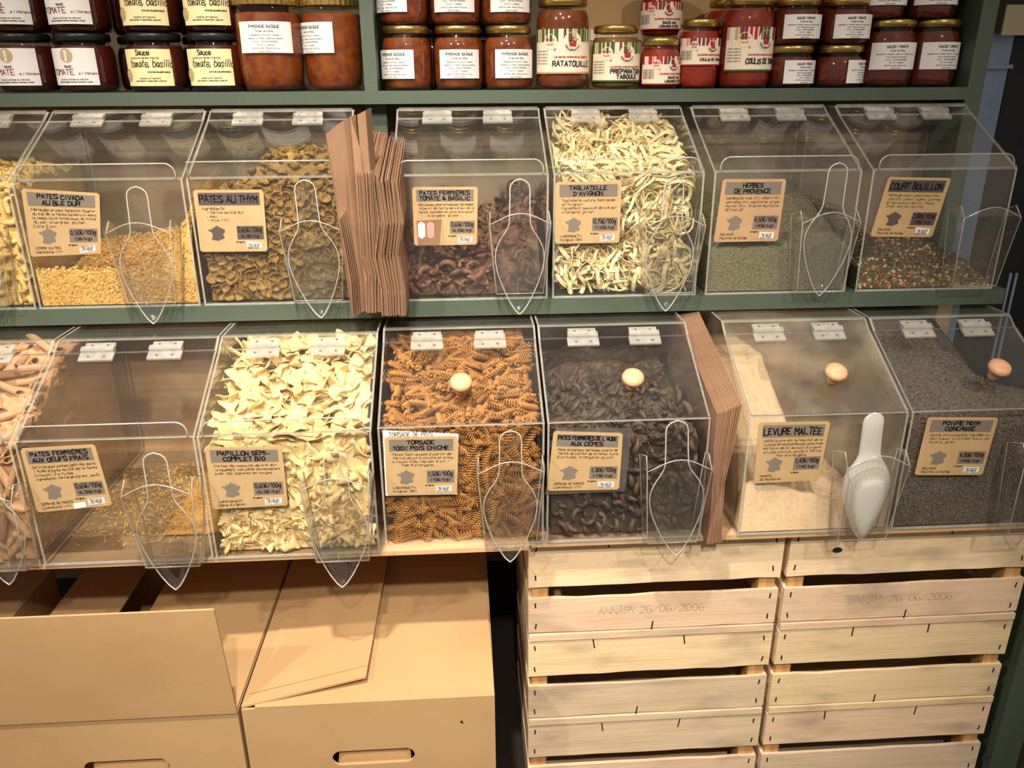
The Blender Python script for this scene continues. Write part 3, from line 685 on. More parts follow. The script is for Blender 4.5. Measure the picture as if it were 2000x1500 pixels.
def strand(k, m):
    mb = MB(); rg = random.Random(k+50); L = rg.uniform(.026, .05); b = rg.uniform(-.012, .012)
    ribbon(mb, [(L*(i/6-.5), b*(1-(i/3-1)**2), .002*math.sin(i+k)) for i in range(7)], (0, .5, 1), .0066)
    return mb.mesh('broken_noodle_%d' % k, [m], False)
def nugget(k, m):
    mb = MB(); rg = random.Random(k+80); n = 9
    for i in range(n+1):
        t = i/n; a = t*7; 
        for j in range(6):
            q = j*math.pi/3+a*.6; r = (.0052+.0014*math.cos(2*q))*(.75+.25*math.sin(math.pi*t)); mb.v.append(((t-.5)*.026+.002*math.sin(q), .004*math.sin(t*5+k)+r*math.cos(q), r*math.sin(q)))
    for i in range(n):
        for j in range(6): mb.f.append((i*6+j, i*6+(j+1) % 6, (i+1)*6+(j+1) % 6, (i+1)*6+j)); mb.m.append(0)
    mb.f += [tuple(range(5, -1, -1)), tuple(n*6+j for j in range(6))]; mb.m += [0, 0]
    return mb.mesh('short_pasta_%d' % k, [m], True)

FARF = mat('bow_tie_dough', srgb(246, 220, 164), .6, col2=srgb(238, 206, 144), scale=60, sss=.0, rnd=.06)
FUSI = mat('spiral_dough', srgb(186, 130, 66), .6, col2=srgb(168, 112, 52), scale=60, rnd=.12)
THYM = mat('thyme_dough', srgb(154, 120, 60), .65, col2=srgb(124, 94, 46), scale=140, rnd=.16)
TAGL = mat('tagliatelle_dough', srgb(246, 228, 182), .6, col2=srgb(238, 214, 162), scale=50, rnd=.05)
TOMB = mat('tomato_basil_dough', srgb(116, 80, 56), .6, col2=srgb(92, 62, 46), scale=90, rnd=.16)
CEPE = mat('mushroom_dough', srgb(90, 70, 54), .6, col2=srgb(66, 52, 42), scale=90, rnd=.16)
PENN = mat('penne_dough', srgb(214, 170, 130), .6, col2=srgb(200, 152, 110), scale=60, rnd=.08)
NUGG = mat('egg_dough', srgb(238, 206, 130), .6, col2=srgb(226, 186, 106), scale=60, rnd=.08)
GRAIN = mat('golden_grain', srgb(222, 176, 96), .65, col2=srgb(200, 150, 74), scale=120)
HERB = mat('dried_herb', srgb(142, 134, 104), .9, col2=srgb(92, 90, 66), scale=420, bump=.9, bscale=500, mixlo=.4, mixhi=.62)
YEAST = mat('yeast_powder', srgb(228, 198, 160), .9, col2=srgb(212, 178, 138), scale=160, bump=.6, bscale=260, mixlo=.4, mixhi=.75)
PEPPER = mat('crushed_pepper', srgb(112, 98, 84), .9, col2=srgb(66, 58, 54), scale=380, bump=.9, bscale=420, mixlo=.42, mixhi=.62)
SOUP = mat('soup_mix_base', srgb(92, 82, 46), .9, col2=srgb(70, 54, 34), scale=200, bump=.8, bscale=260)

# U4 tagliatelle nests
hU4 = lambda u, y: min(lidz(y)-.030, .196+.34*y+wob(u*.25, y, 2, .005, 30))
heap('U4', 'packed_tagliatelle', lambda u, y: hU4(u, y), TAGL, 'pale tagliatelle packed beneath the nests in the bin', 'pasta', .02, .045, drop=.034, rough=.006, nx=22, ny=30)
NEST = [nest(k, TAGL) for k in range(6)]; STRA = [strand(k, TAGL) for k in range(5)]
pile('U4', 'tagliatelle_nest', NEST, hU4, 40, 32, 'pale coiled tagliatelle nest in the heaped bin', 'pasta nest', 'tagliatelle nests in one bin', size=.052, flat=.9, ymax=.21, seed=3, scale=(.85, 1.05))
pile('U4', 'broken_noodle', STRA, lambda u, y: .075, 80, 0, 'short broken tagliatelle strip at the bottom of the nest bin', 'pasta', 'broken tagliatelle strips', size=.016, flat=1.2, seed=4)
# U2 thyme discs
hU2 = lambda u, y: min(lidz(y)-.018, .158+.062*smooth01(.12, .5, u)+.10*y+wob(u*.25, y, 1, .005, 40))
heap('U2', 'packed_thyme_pasta', hU2, THYM, 'olive brown pasta packed beneath the thyme discs', 'pasta', .010, .016, drop=.010, rough=.004)
pile('U2', 'thyme_pasta', [thyme_disc(k, THYM) for k in range(5)], hU2, 215, 85, 'small olive brown curled pasta disc in the thyme pasta bin', 'pasta', 'thyme pasta discs', size=.019, flat=.75, ymax=.17, seed=5)
# U3 tomato basil curls
hU3 = lambda u, y: .052+.20*y+.05*smooth01(.55, 1, u)*smooth01(.02, .12, y)+wob(u*.25, y, 3, .005, 36)
heap('U3', 'packed_tomato_pasta', hU3, TOMB, 'dark brown pasta packed beneath the tomato basil curls', 'pasta', .010, .022, drop=.014, rough=.004)
pile('U3', 'tomato_pasta_curl', [curl(k, TOMB) for k in range(5)], hU3, 42, 85, 'brown curled crest of tomato basil pasta', 'pasta', 'tomato basil pasta curls', size=.026, flat=1.3, ymax=.30, seed=6, scale=(.75, 1.0))
# L4 mushroom curls
hL4 = lambda u, y: min(lidz(y, PROF_B)-.02, .178+.12*y-.02*smooth01(.4, 0, u)+wob(u*.25, y, 5, .006, 33))
heap('L4', 'packed_mushroom_pasta', hL4, CEPE, 'dark pasta packed beneath the mushroom pasta curls', 'pasta', .010, .022, drop=.014, rough=.004)
pile('L4', 'mushroom_pasta_curl', [curl(k+10, CEPE) for k in range(5)], hL4, 130, 90, 'dark brown curled crest of mushroom pasta', 'pasta', 'mushroom pasta curls', size=.025, flat=1.3, ymax=.22, seed=7, scale=(.7, .95), P=PROF_B)
# L2 bow ties
hL2 = lambda u, y: min(lidz(y)-.020, .192+.46*y-.03*smooth01(.2, 0, u)+wob(u*.25, y, 4, .006, 28))
heap('L2', 'packed_bow_ties', hL2, FARF, 'pale yellow pasta packed beneath the bow ties', 'pasta', .012, .018, drop=.014, rough=.005)
pile('L2', 'bow_tie_pasta', [farfalle(k, FARF) for k in range(6)], hL2, 125, 120, 'pale yellow bow tie pasta piece in the heaped bin', 'pasta', 'bow tie pasta pieces', size=.034, flat=.8, ymax=.20, seed=8, scale=(.92, 1.2))
pile('L2', 'bow_tie_pasta', [farfalle(k+9, FARF) for k in range(3)], lambda u, y: .06, 55, 0, 'pale yellow bow tie pasta piece in the heaped bin', 'pasta', 'bow tie pasta pieces', size=.020, flat=1.0, seed=18, scale=(.4, .62))
# L3 spirals
hL3 = lambda u, y: min(lidz(y, PROF_B)-.018, .196+.40*y+wob(u*.25, y, 6, .004, 34))
heap('L3', 'packed_spirals', hL3, FUSI, 'orange brown pasta packed beneath the spirals', 'pasta', .014, .024, drop=.020, rough=.004)
pile('L3', 'spiral_pasta', [fusillo(k, FUSI) for k in range(3)], hL3, 165, 135, 'orange brown twisted spiral of chickpea pasta', 'pasta', 'chickpea pasta spirals', size=.014, flat=.35, ymax=.20, seed=9, scale=(.85, 1.05), P=PROF_B)
def joined(bn, name, mb0, m, h, n, label, P, seed, ymax=.22, nf=0, sink=.006):
    """the pieces past the first three hundred of a kind, joined into one body"""
    w = BW.get(bn, .25); rg = random.Random(seed); mb = MB(); vs = [v.co.copy() for v in mb0.vertices]; fs = [tuple(p.vertices) for p in mb0.polygons]
    for i in range(n):
        x = rg.uniform(.01, w-.01)
        if i < nf: y = rg.uniform(.012, .02); z = rg.uniform(.01, h(x/w, 0)-.006); rot = (R(90), rg.uniform(0, 6.28), rg.uniform(-.4, .4))
        else: y = rg.uniform(.015, ymax); z = h(x/w, y)-sink-rg.uniform(0, .006); rot = (rg.uniform(-.5, .5), rg.uniform(-.5, .5), rg.uniform(0, 6.28))
        x, y, z = fit(mb0, rot, 1, (x, y, z), w, P); M = Euler(rot).to_matrix(); k = len(mb.v); o_ = Vector((x, y, z))
        mb.v += [tuple(M @ v+o_) for v in vs]
        for f in fs: mb.f.append(tuple(k+q for q in f)); mb.m.append(0)
    tag(mb.build(name, m, smooth=True, loc=B[bn].location), label, 'pasta', None, 'stuff')
joined('L3', 'more_spiral_pasta', fusillo(1, FUSI), FUSI, hL3, 330, 'further orange brown spirals filling the gaps under the top layer', PROF_B, 77, nf=130)
# L0 penne, U0 short pasta
hL0 = lambda u, y: min(lidz(y)-.02, .18+.40*y+wob(u*.25, y, 7, .006, 30))
heap('L0', 'packed_penne', hL0, PENN, 'pinkish pasta packed beneath the penne', 'pasta', .010, .016, drop=.010, rough=.004)
pile('L0', 'penne', [penne(k, PENN) for k in range(3)], hL0, 60, 70, 'pinkish tan ribbed penne tube in the bin at the lower left edge', 'pasta', 'penne tubes', size=.016, flat=.5, ymax=.24, seed=10, xr=(.4, 1), sides=60)
hU0 = lambda u, y: min(lidz(y)-.03, .19+.12*y+wob(u*.25, y, 8, .006, 30))
heap('U0', 'packed_short_pasta', hU0, NUGG, 'pale yellow pasta packed beneath the short twists', 'pasta', .010, .014, drop=.010, rough=.004)
pile('U0', 'short_pasta', [nugget(k, NUGG) for k in range(4)], hU0, 110, 60, 'pale yellow short pasta twist in the bin at the left edge', 'pasta', 'short pasta twists', size=.014, flat=.7, ymax=.2, seed=12, sides=50)

def specks(bn, name, h, mats, n, size, label, cat, ymax=.3, seed=1, nf=0, shape='lump', lift=.0, dens=None):
    """uncountable little grains lying on and against the front of a heap: one object"""
    w = BW.get(bn, .25); rg = random.Random(seed); mb = MB(); ymax = min(ymax, .275) if bn[0] == 'U' else ymax
    for i in range(n):
        x = rg.uniform(.006, w-.006)
        if i < nf: y = .0045+rg.uniform(0, size*.4); z = .005+rg.random()*max(.003, h(x/w, 0)-.004)
        else: y = .006+(ymax-.006)*rg.random(); z = max(.006, h(x/w, y))+rg.uniform(-.3, .5)*size+lift
        if dens and rg.random() > dens(x/w, y): continue
        s = size*rg.uniform(.5, 1.2); c = Vector((x, y, z)); m = rg.randrange(len(mats))
        if shape == 'lump': d = [Vector((rg.uniform(.6, 1.1), 0, 0))*s*.6, Vector((0, rg.uniform(.5, 1), 0))*s*.5, Vector((0, 0, rg.uniform(.5, 1)))*s*.5]
        else: d = [Vector((1.3, 0, 0))*s*.6, Vector((0, .35, 0))*s*.4, Vector((0, 0, .3))*s*.4]
        rot = Matrix.Rotation(rg.uniform(0, 6.28), 3, 'Z') @ Matrix.Rotation(rg.uniform(-1, 1), 3, 'Y') @ Matrix.Rotation(rg.uniform(-1, 1), 3, 'X')
        d = [rot @ q for q in d]; k = len(mb.v)
        mb.v += [tuple(c+q) for q in (d[0], -d[0], d[1], -d[1], d[2], -d[2])]
        for f in ((0, 2, 4), (2, 1, 4), (1, 3, 4), (3, 0, 4), (2, 0, 5), (1, 2, 5), (3, 1, 5), (0, 3, 5)): mb.f.append(tuple(k+q for q in f)); mb.m.append(m)
    o = mb.build(name, mats, loc=B[bn].location)
    return tag(o, label, cat, None, 'stuff')
# U1 golden grains
hU1 = lambda u, y: .066-.02*smooth01(.25, .7, u)*(1-smooth01(0, .06, y))-.035*smooth01(.012, .05, y)*(1-smooth01(.55, .95, u))+.34*max(0, y-.06)*(.45+.55*u)+.075*smooth01(.62, 1, u)*smooth01(.0, .03, y)+wob(u*.26, y, 9, .003, 40)
heap('U1', 'packed_pasta_grains', hU1, GRAIN, 'golden grains heaped on the bin floor beneath the loose ones', 'pasta', rough=.001, drop=.002)
specks('U1', 'pasta_grains', hU1, [GRAIN, mat('golden_grain_light', srgb(234, 192, 112), .65), mat('golden_grain_deep', srgb(196, 146, 70), .65)], 6500, .0062, 'small golden pasta grains lying loose in the leftmost middle bin', 'pasta', .3, 2, 2400)
# U5 herbs
hU5 = lambda u, y: .078+.30*y*(.6+.4*u)+wob(u*.25, y, 10, .002, 40)
heap('U5', 'dried_herbs', hU5, HERB, 'heap of fine grey green dried herbs', 'herbs', rough=.0006, nx=50, ny=50)
specks('U5', 'herb_flakes', hU5, [mat('herb_flake_pale', srgb(156, 146, 108), .8), mat('herb_flake_dark', srgb(84, 84, 54), .8), mat('herb_flake', srgb(122, 116, 80), .8)], 7000, .0042, 'loose flakes and stems of dried herbs on the heap', 'herbs', .25, 3, 4200, 'stick')
# U6 soup mix
hU6 = lambda u, y: .022+.05*smooth01(.5, .1, u)*smooth01(.02, .16, y)+.012*math.sin(5*u+1)+.14*y+wob(u*.25, y, 11, .004, 40)
heap('U6', 'soup_mix', hU6, SOUP, 'low heap of dried soup vegetables and herbs', 'soup mix', rough=.002)
SOUPS = [mat('soup_flake_'+n, srgb(*c), .75) for n, c in (('cream', (214, 184, 132)), ('orange', (158, 84, 48)), ('green', (104, 104, 50)), ('brown', (120, 84, 50)), ('dark', (62, 52, 38)), ('tan', (168, 128, 80)))]
specks('U6', 'soup_flakes', hU6, SOUPS, 2600, .0085, 'mixed cream, orange and green dried vegetable flakes', 'soup mix', .3, 4, 700)
# L1 crumbs
hL1 = lambda u, y: .0045+.080*smooth01(.60, 1.05, u)*smooth01(.05, .20, y)*(1-.5*smooth01(.25, .36, y))
EGG = [mat('egg_crumb', srgb(222, 168, 72), .7), mat('egg_crumb_pale', srgb(236, 196, 112), .7)]
heap('L1', 'pasta_crumb_drift', hL1, mat('egg_crumb_drift', srgb(214, 160, 70), .8, col2=srgb(190, 134, 52), scale=140, bump=.8, bscale=200), 'drift of yellow pasta crumbs in the nearly empty bin', 'pasta', rough=.0008, y0=.07, y1=.36, drop=.001, xa=.58)
specks('L1', 'pasta_crumbs', hL1, EGG, 4200, .006, 'yellow egg pasta crumbs scattered over the bin floor', 'pasta', .33, 5, 0, 'stick', dens=lambda u, y: smooth01(.03, .10, y)*(.25+.75*smooth01(.15, .7, u)))
# L5 yeast, L6 pepper
def hL5(u, y):
    ridge = (.074+.016*math.sin(6.5*u+.6)+.004*math.sin(17*u))*(1-smooth01(.012, .05, y))
    slope = (.035+1.05*max(0, y-.035))*smooth01(.70-.9*max(0, y-.05), .50-.9*max(0, y-.05), u)
    return max(.012, min(.235, max(ridge, slope)+wob(u*.25, y, 12, .0022, 46)+.018*smooth01(.03, .1, y)))
heap('L5', 'yeast_powder', hL5, YEAST, 'beige malted yeast powder with a scooped hollow', 'yeast', rough=.0007, nx=70, ny=80, smooth=True)
hL6 = lambda u, y: min(lidz(y, PROF_B)-.02, .178+.42*y-.10*smooth01(.5, 1.1, u)*smooth01(.06, .2, y)+wob(u*.25, y, 13, .0015, 30))
heap('L6', 'crushed_pepper', hL6, PEPPER, 'grey brown crushed black pepper filling the bin', 'pepper', rough=.0006, nx=50, ny=60)
specks('L6', 'pepper_grains', hL6, [mat('pepper_pale', srgb(150, 130, 108), .8), mat('pepper_dark', srgb(52, 46, 44), .8), mat('pepper_mid', srgb(104, 88, 74), .8)], 6500, .0034, 'coarse pale and dark specks of crushed pepper', 'pepper', .22, 6, 3500)

# ------------------------------------------------------------------ jars
SAUCES = {k: mat('sauce_'+k, srgb(*a), .45, col2=srgb(*b), scale=s, spec=.15, bump=.2) for k, a, b, s in (
 ('tomato', (104, 38, 16), (84, 28, 12), 30), ('dark', (84, 30, 20), (62, 20, 14), 30), ('piperade', (138, 72, 26), (96, 38, 16), 55), ('red', (156, 44, 20), (134, 34, 16), 40), ('ratatouille', (122, 62, 32), (98, 46, 24), 60), ('taboule', (128, 98, 48), (104, 76, 36), 70), ('coulis', (140, 44, 24), (120, 34, 18), 40))}
def jar_profile(r, h, neck=.84, tall=False):
    zs = h-.018     # shoulder end, lid sits above
    return [(r*.55, 0), (r*.88, .001), (r*.97, .007), (r, .018), (r, zs-.028), (r*.992, zs-.020), (r*.965, zs-.012), (r*.92, zs-.005), (r*neck, zs), (r*neck, h-.004)]
def weck_profile(r, h):
    return [(r*.5, 0), (r*.80, .001), (r*.92, .010), (r*.97, .03), (r, .07), (r, h-.03), (r*.985, h-.02), (r*.97, h-.004)]
FACE = -math.pi/2
def cyl(r, cz, ang):
    """maps flat label coordinates (u along the arc, v up, metres from the label centre) to the jar surface"""
    def fn(u, v, d=.0):
        a = FACE+ang+u/r
        return ((r+d)*math.cos(a), (r+d)*math.sin(a), cz+v)
    return fn
def wrap_patch(mb, fn, u0, u1, v0, v1, d, m=0, n=None):
    n = n or max(2, int((u1-u0)/.006))
    for i in range(n):
        a, b = u0+(u1-u0)*i/n, u0+(u1-u0)*(i+1)/n
        mb.quadf(fn(a, v0, d), fn(b, v0, d), fn(b, v1, d), fn(a, v1, d), m)
def disc_patch(mb, fn, cu, cv, r, d, m=0, n=18, sx=1, sy=1):
    mb.poly([fn(cu+sx*r*math.cos(2*math.pi*i/n), cv+sy*r*math.sin(2*math.pi*i/n), d) for i in range(n)], m)
def L_piperade(o, fn, lw, lh, first, weight, rows):
    t = MB(); f = lambda u, v: fn(u, v, .0013)
    s = lh/.062
    write(t, first, 0, lh*.30, .0052*s, .0007, f, align='c', maxw=lw*.72, jit=.3)
    write(t, 'Poids net '+weight, 0, lh*.17, .0032*s, .00038, f, align='c', maxw=lw*.4)
    for i, q in enumerate(rows): write(t, q, 0, lh*(.05-.105*i), .0026*s, .00030, f, align='c', maxw=lw*.90)
    t.build('lettering', INK, o)
ROWS_P = ['Ingredients: Poivrons, Tomates,', 'Oignons, Ail, Piment, assaisonnements', 'S.A.R.L. TASTING FERMIERES', 'A.R. ST. C. BASQUE', '64110 St Jean, Maison 25 Cuve', '05 59 49 58 51']
ROWS_T = ['Ingredients: Tomates, Oignons, Ail, Basilic au miel,', 'Thym, Herbes de Provence', 'S.A.R.L. TASTING FERMIERES', 'A.R. ST. C. BASQUE', '64110 St Jean, Maison Cuve', '05 59 49 58']
def L_tomate(o, fn, lw, lh):
    t = MB(); f = lambda u, v: fn(u, v, .0013); g_ = MB()
    disc_patch(g_, fn, -.004, lh*.30, .0115, .0012); g_.build('round_seal', TANINK, o)
    write(t, 'GT', -.004, lh*.25, .008, .0009, lambda u, v: fn(u, v, .0016), align='c', smooth=True)
    t.build('seal_lettering', IVORY, o)
    t = MB(); write(t, 'SAUCE', -.004, -lh*.02, .003, .0007, f, align='c'); write(t, "a l'italienne", .012, -lh*.21, .004, .0005, f, maxw=.034, slant=.4, smooth=True)
    for i, q in enumerate(('sauce cuisinee au naturel', 'a base de tomates fraiches recoltees a la main')): write(t, q, .002, -lh*(.36+.07*i), .0025, .0004, f, align='c', maxw=lw*.7)
    t.build('lettering', INKB, o)
    t = MB(); write(t, 'TOMATE', -.040, -lh*.21, .0088, .0012, f, maxw=.047); t.build('name_lettering', MAROON, o)
def L_basilic(o, fn, lw, lh):
    t = MB(); f = lambda u, v: fn(u, v, .0013)
    write(t, 'Sauce', -.003, lh*.34, .0078, .0015, f, align='c', maxw=.024)
    write(t, 'cuisine aux herbes fraiches', -.002, lh*.24, .0028, .0004, f, align='c', maxw=.05, slant=.3)
    write(t, 'tomate, basilic', .008, lh*.02, .0115, .0013, f, align='c', maxw=lw*.86, slant=.35, smooth=True)
    write(t, 'du fruit des notes mediterraneennes', .020, -lh*.14, .0028, .0004, f, align='c', maxw=.036, slant=.3)
    for i, q in enumerate(('recette artisanale', 'sans colorant ni conservateur, poids net')): write(t, q, .004, -lh*(.31+.07*i), .0025, .0004, f, align='c', maxw=lw*.6)
    t.build('lettering', INKB, o)
    s = MB(); disc_patch(s, fn, -lw*.44, -lh*.20, .0085, .0012, sy=1.25); s.build('round_seal', TANINK, o)
    s = MB(); write(s, 'GT', -lw*.44, -lh*.26, .008, .0008, lambda u, v: fn(u, v, .0017), align='c'); s.build('seal_lettering', CREAM, o)
def L_striped(o, fn, lw, lh, name, foot, stripe, small=False):
    cols = {'green': [GREENINK, IVORY, REDINK, TANINK, GREENINK, MAROON], 'red': [REDINK, IVORY, MAROON, PINKINK, REDINK, MAROON]}[stripe]
    st = MB(); n = 16; rg = random.Random(len(name[0]))
    for i in range(n):
        wrap_patch(st, fn, -lw/2+lw*i/n, -lw/2+lw*(i+rg.uniform(.5, 1))/n, lh*.22, lh*.5, .0012, rg.randrange(6), 2)
    st.build('stripe_band', cols, o)
    w = MB(); rr = lh*.235; cx = lw*.06
    disc_patch(w, fn, cx, lh*.20, rr, .0015, 0); disc_patch(w, fn, cx-lw*.30, lh*.22, rr*.72, .0015, 0); w.build('white_roundel', IVORY, o)
    e = MB(); k = rr/.016      # red pot emblem with a hat on top
    e.poly([fn(cx+a*k, lh*.20+b*k, .0018) for a, b in ((-.0055, -.006), (.0055, -.006), (.0065, .0005), (-.0065, .0005))]); e.poly([fn(cx+a*k, lh*.20+b*k, .0018) for a, b in ((-.0045, .004), (.002, .0055), (.0005, .009), (-.003, .0085))])
    e.poly([fn(cx-lw*.30+a*k, lh*.22+b*k, .0018) for a, b in ((.006, -.013), (.010, -.009), (.0085, -.014))])
    f = lambda u, v: fn(u, v, .0018)
    write(e, 'Les bonnes conserves de Clementine', cx+.001, -lh*.14, .0033, .0006, f, align='c', maxw=lw*.5, slant=.15)
    write(e, 'Notre bio', cx-lw*.30, lh*.24, .004, .0005, f, align='c', maxw=rr*1.1); write(e, 'local', cx-lw*.30, lh*.14, .004, .0005, f, align='c', maxw=rr*.9)
    e.build('red_print', REDINK, o)
    b = MB(); e2 = [(-.006, .001), (-.001, .003), (.004, .001), (.009, .006)]
    for p, q in zip(e2, e2[1:]): wx = .0007*k; b.quadf(f(cx+p[0]*k, lh*.20+p[1]*k-wx), f(cx+q[0]*k, lh*.20+q[1]*k-wx), f(cx+q[0]*k, lh*.20+q[1]*k+wx), f(cx+p[0]*k, lh*.20+p[1]*k+wx))
    for i, c in enumerate('GOURMAND'):
        a = R(-150+i*17); write(b, c, cx+rr*.78*math.cos(a), lh*.20+rr*.78*math.sin(a)-.001, .0034*k, .0007, f, align='c', jit=0)
    hh = lh*(.115 if not small else .085)
    for i, q in enumerate(name): write(b, q, cx+.002, -lh*(.33 if len(name) == 1 else .285+.135*i), hh if len(name) == 1 else hh*.9, .0017 if not small else .001, f, align='c', maxw=lw*.56, jit=.4, slant=.05)
    for i in range(5): write(b, 'ingredients legumes bio', -lw*.47, -lh*(.0+.07*i), .0024, .00025, f, maxw=lw*.2)
    b.build('lettering', INK, o)
    ft = MB(); wrap_patch(ft, fn, -lw/2, lw/2, -lh*.5, -lh*.46, .0013); ft.build('foot_stripe', foot, o)
def jar(x, z, r, h, kind, label, y=.255, ang=0, group='jars of sauce on the top shelf'):
    lid_m = GOLD; t = empty('sauce_jar', (x, y, z), label, 'jar', group)
    weck = kind in ('big_piperade',)
    pf = weck_profile(r, h) if weck else jar_profile(r, h)
    sauce = {'tomate': 'dark', 'basilic': 'dark', 'big_piperade': 'piperade', 'piperade': 'piperade', 'ratatouille': 'ratatouille', 'taboule': 'taboule', 'legumes': 'red', 'coulis_small': 'red', 'coulis': 'coulis', 'saucetomate': 'tomato', 'plain': 'red', 'backdark': 'dark'}[kind]
    fill = [(max(.001, a-.0022), b+.002) for a, b in pf[:-1] if b < h-.0185]
    top = h-.020 if not weck else h-.024
    fill = [q for q in fill if q[1] < top] + [(fill[-1][0]*.99, top), (.001, top)]
    MB().lathe(fill, 28).build('sauce', SAUCES[sauce], t, smooth=True)
    MB().lathe(pf, 32).build('glass', GLASS, t, smooth=True)
    lr = r*(.90 if not weck else 1.02); lm = BLACKLID if kind in ('tomate', 'basilic', 'backdark') else GOLD
    l = MB().lathe([(lr*.93, h-.013), (lr*1.0, h-.012), (lr*1.005, h-.004), (lr*.985, h-.001), (lr*.94, h), (lr*.90, h-.001), (lr*.5, h-.001)], 40 if not weck else 72, ripple=(h-.0125, h-.002, .018) if weck else None)
    l.build('lid', lm, t, smooth=not weck)
    if kind in ('plain', 'backdark'): return t
    spec = {'tomate': (.086, .060, -.006, WHITE), 'basilic': (.086, .060, -.008, CREAM), 'big_piperade': (.096, .050, .012, WHITE), 'piperade': (.078, .048, -.010, WHITE), 'saucetomate': (.094, .046, -.004, WHITE),
            'ratatouille': (.135, .074, -.012, IVORY), 'taboule': (.125, .066, -.008, IVORY), 'legumes': (.112, .048, -.012, IVORY), 'coulis_small': (.115, .046, .004, IVORY), 'coulis': (.135, .074, -.010, IVORY)}[kind]
    lw, lh, dz, m = spec
    if kind in ('saucetomate',) and h < .082: lh, lw, dz = .040, .078, -.009
    rr = r+.0006; fn = cyl(rr, h*.5+dz, ang)
    lb = MB(); wrap_patch(lb, fn, -lw/2, lw/2, -lh/2, lh/2, .0008); lo = lb.build('label', m, t)
    if kind == 'tomate': L_tomate(lo, fn, lw, lh)
    elif kind == 'basilic': L_basilic(lo, fn, lw, lh)
    elif kind in ('big_piperade', 'piperade'): L_piperade(lo, fn, lw, lh, 'PIPERADE BASQUE', '600g' if weck else '350g', ROWS_P)
    elif kind == 'saucetomate': L_piperade(lo, fn, lw, lh, 'SAUCE TOMATE', '180g' if h < .082 else '350g', ROWS_T)
    else: L_striped(lo, fn, lw, lh, {'ratatouille': ['RATATOUILLE'], 'taboule': ['PREPARATION', 'TABOULE'], 'legumes': ['SAUCE AUX', "LEGUMES D'ETE"], 'coulis_small': ['COULIS DE TOMATE'], 'coulis': ['COULIS DE TOMATE']}[kind],
                   {'ratatouille': mat('peach_ink', srgb(206, 150, 110), .6), 'taboule': GREENINK, 'legumes': REDINK, 'coulis_small': REDINK, 'coulis': GREENINK}[kind], 'red' if kind in ('legumes', 'coulis_small') else 'green', small=kind in ('legumes', 'coulis_small'))
    return t
ZS = .331
for (x, k, a, lo, up) in ((-.318, 'tomate', .10, 'white labelled tomato sauce jar at the far left, bottom row', 'white labelled tomato sauce jar at the far left, upper row'),
                          (-.214, 'tomate', .02, 'white labelled tomato sauce jar second from the left, bottom row', 'white labelled tomato sauce jar second from the left, upper row'),
                          (-.091, 'basilic', .12, 'cream labelled tomato basil jar, left one of the bottom pair', 'cream labelled tomato basil jar, left one of the upper pair'),
                          (.015, 'basilic', .10, 'cream labelled tomato basil jar next to the big jar, bottom row', 'cream labelled tomato basil jar next to the big jar, upper row')):
    jar(x, ZS, .051, .097, k, lo, ang=a-.15); jar(x+.004, ZS+.0975, .051, .097, k, up, ang=a-.12)
jar(.114, ZS, .0585, .152, 'big_piperade', 'big jar of piperade with its label facing front', ang=.08, y=.250)
jar(.2235, ZS, .0535, .152, 'big_piperade', 'big jar of piperade with its label turned left, beside the green post', ang=-.72, y=.262)
for i, (x, a) in enumerate(((.356, -.52), (.450, .05), (.542, .25))):
    n_ = ('left', 'middle', 'right')[i]
    jar(x, ZS, .046, .108, 'piperade', 'small piperade jar, %s one of the bottom three' % n_, ang=a)
    jar(x-.003, ZS+.1085, .046, .108, 'piperade', 'small piperade jar, %s one of the upper three' % n_, ang=a-.1)
jar(.641, ZS, .049, .152, 'ratatouille', 'tall jar of ratatouille with a striped label', ang=.1)
jar(.740, ZS, .045, .108, 'taboule', 'jar of tabbouleh preparation with a green footed label', ang=.15)
jar(.8225, ZS, .0375, .087, 'legumes', 'smallest red jar of vegetable sauce at the front of the shelf', ang=.35, y=.250)
jar(.8955, ZS, .0385, .118, 'coulis_small', 'mid sized red tomato coulis jar with a red striped label', ang=.25)
jar(.984, ZS, .049, .153, 'coulis', 'tall tomato coulis jar with a green footed label', ang=.30)
jar(.845, ZS, .040, .094, 'legumes', 'red jar mostly hidden in the second row', y=.355, ang=.1)
jar(.845, ZS+.0945, .040, .094, 'legumes', 'red vegetable sauce jar raised behind the small front jar', y=.355, ang=.0)
jar(.925, ZS, .042, .120, 'plain', 'red jar peeking out behind the mid sized coulis jar', y=.345)
jar(.985, ZS, .047, .160, 'plain', 'tall jar hidden behind the tall coulis jar', y=.360)
jar(1.073, ZS, .044, .0735, 'saucetomate', 'small tomato sauce jar, lower left of the four stacked', ang=.30)
jar(1.166, ZS, .0465, .0735, 'saucetomate', 'small tomato sauce jar with its label turned right, lower right of the four stacked', ang=.78)
jar(1.074, ZS+.074, .0465, .0785, 'saucetomate', 'small tomato sauce jar, upper left of the four stacked', ang=.05)
jar(1.168, ZS+.074, .0465, .0785, 'saucetomate', 'small tomato sauce jar, upper right of the four stacked', ang=.05)
jar(1.256, ZS, .0475, .116, 'saucetomate', 'larger tomato sauce jar between the small stack and the last jar', ang=-.1, y=.250)
jar(1.3385, ZS, .0445, .116, 'saucetomate', 'last tomato sauce jar against the green side panel', ang=.15, y=.243)
jar(1.232, ZS+.1165, .043, .1, 'saucetomate', 'tomato sauce jar on top beside the stack, its base just in view', ang=-.1)
jar(1.322, ZS+.1165, .043, .1, 'saucetomate', 'tomato sauce jar on top nearest the side panel, its base just in view', ang=-.1, y=.245)
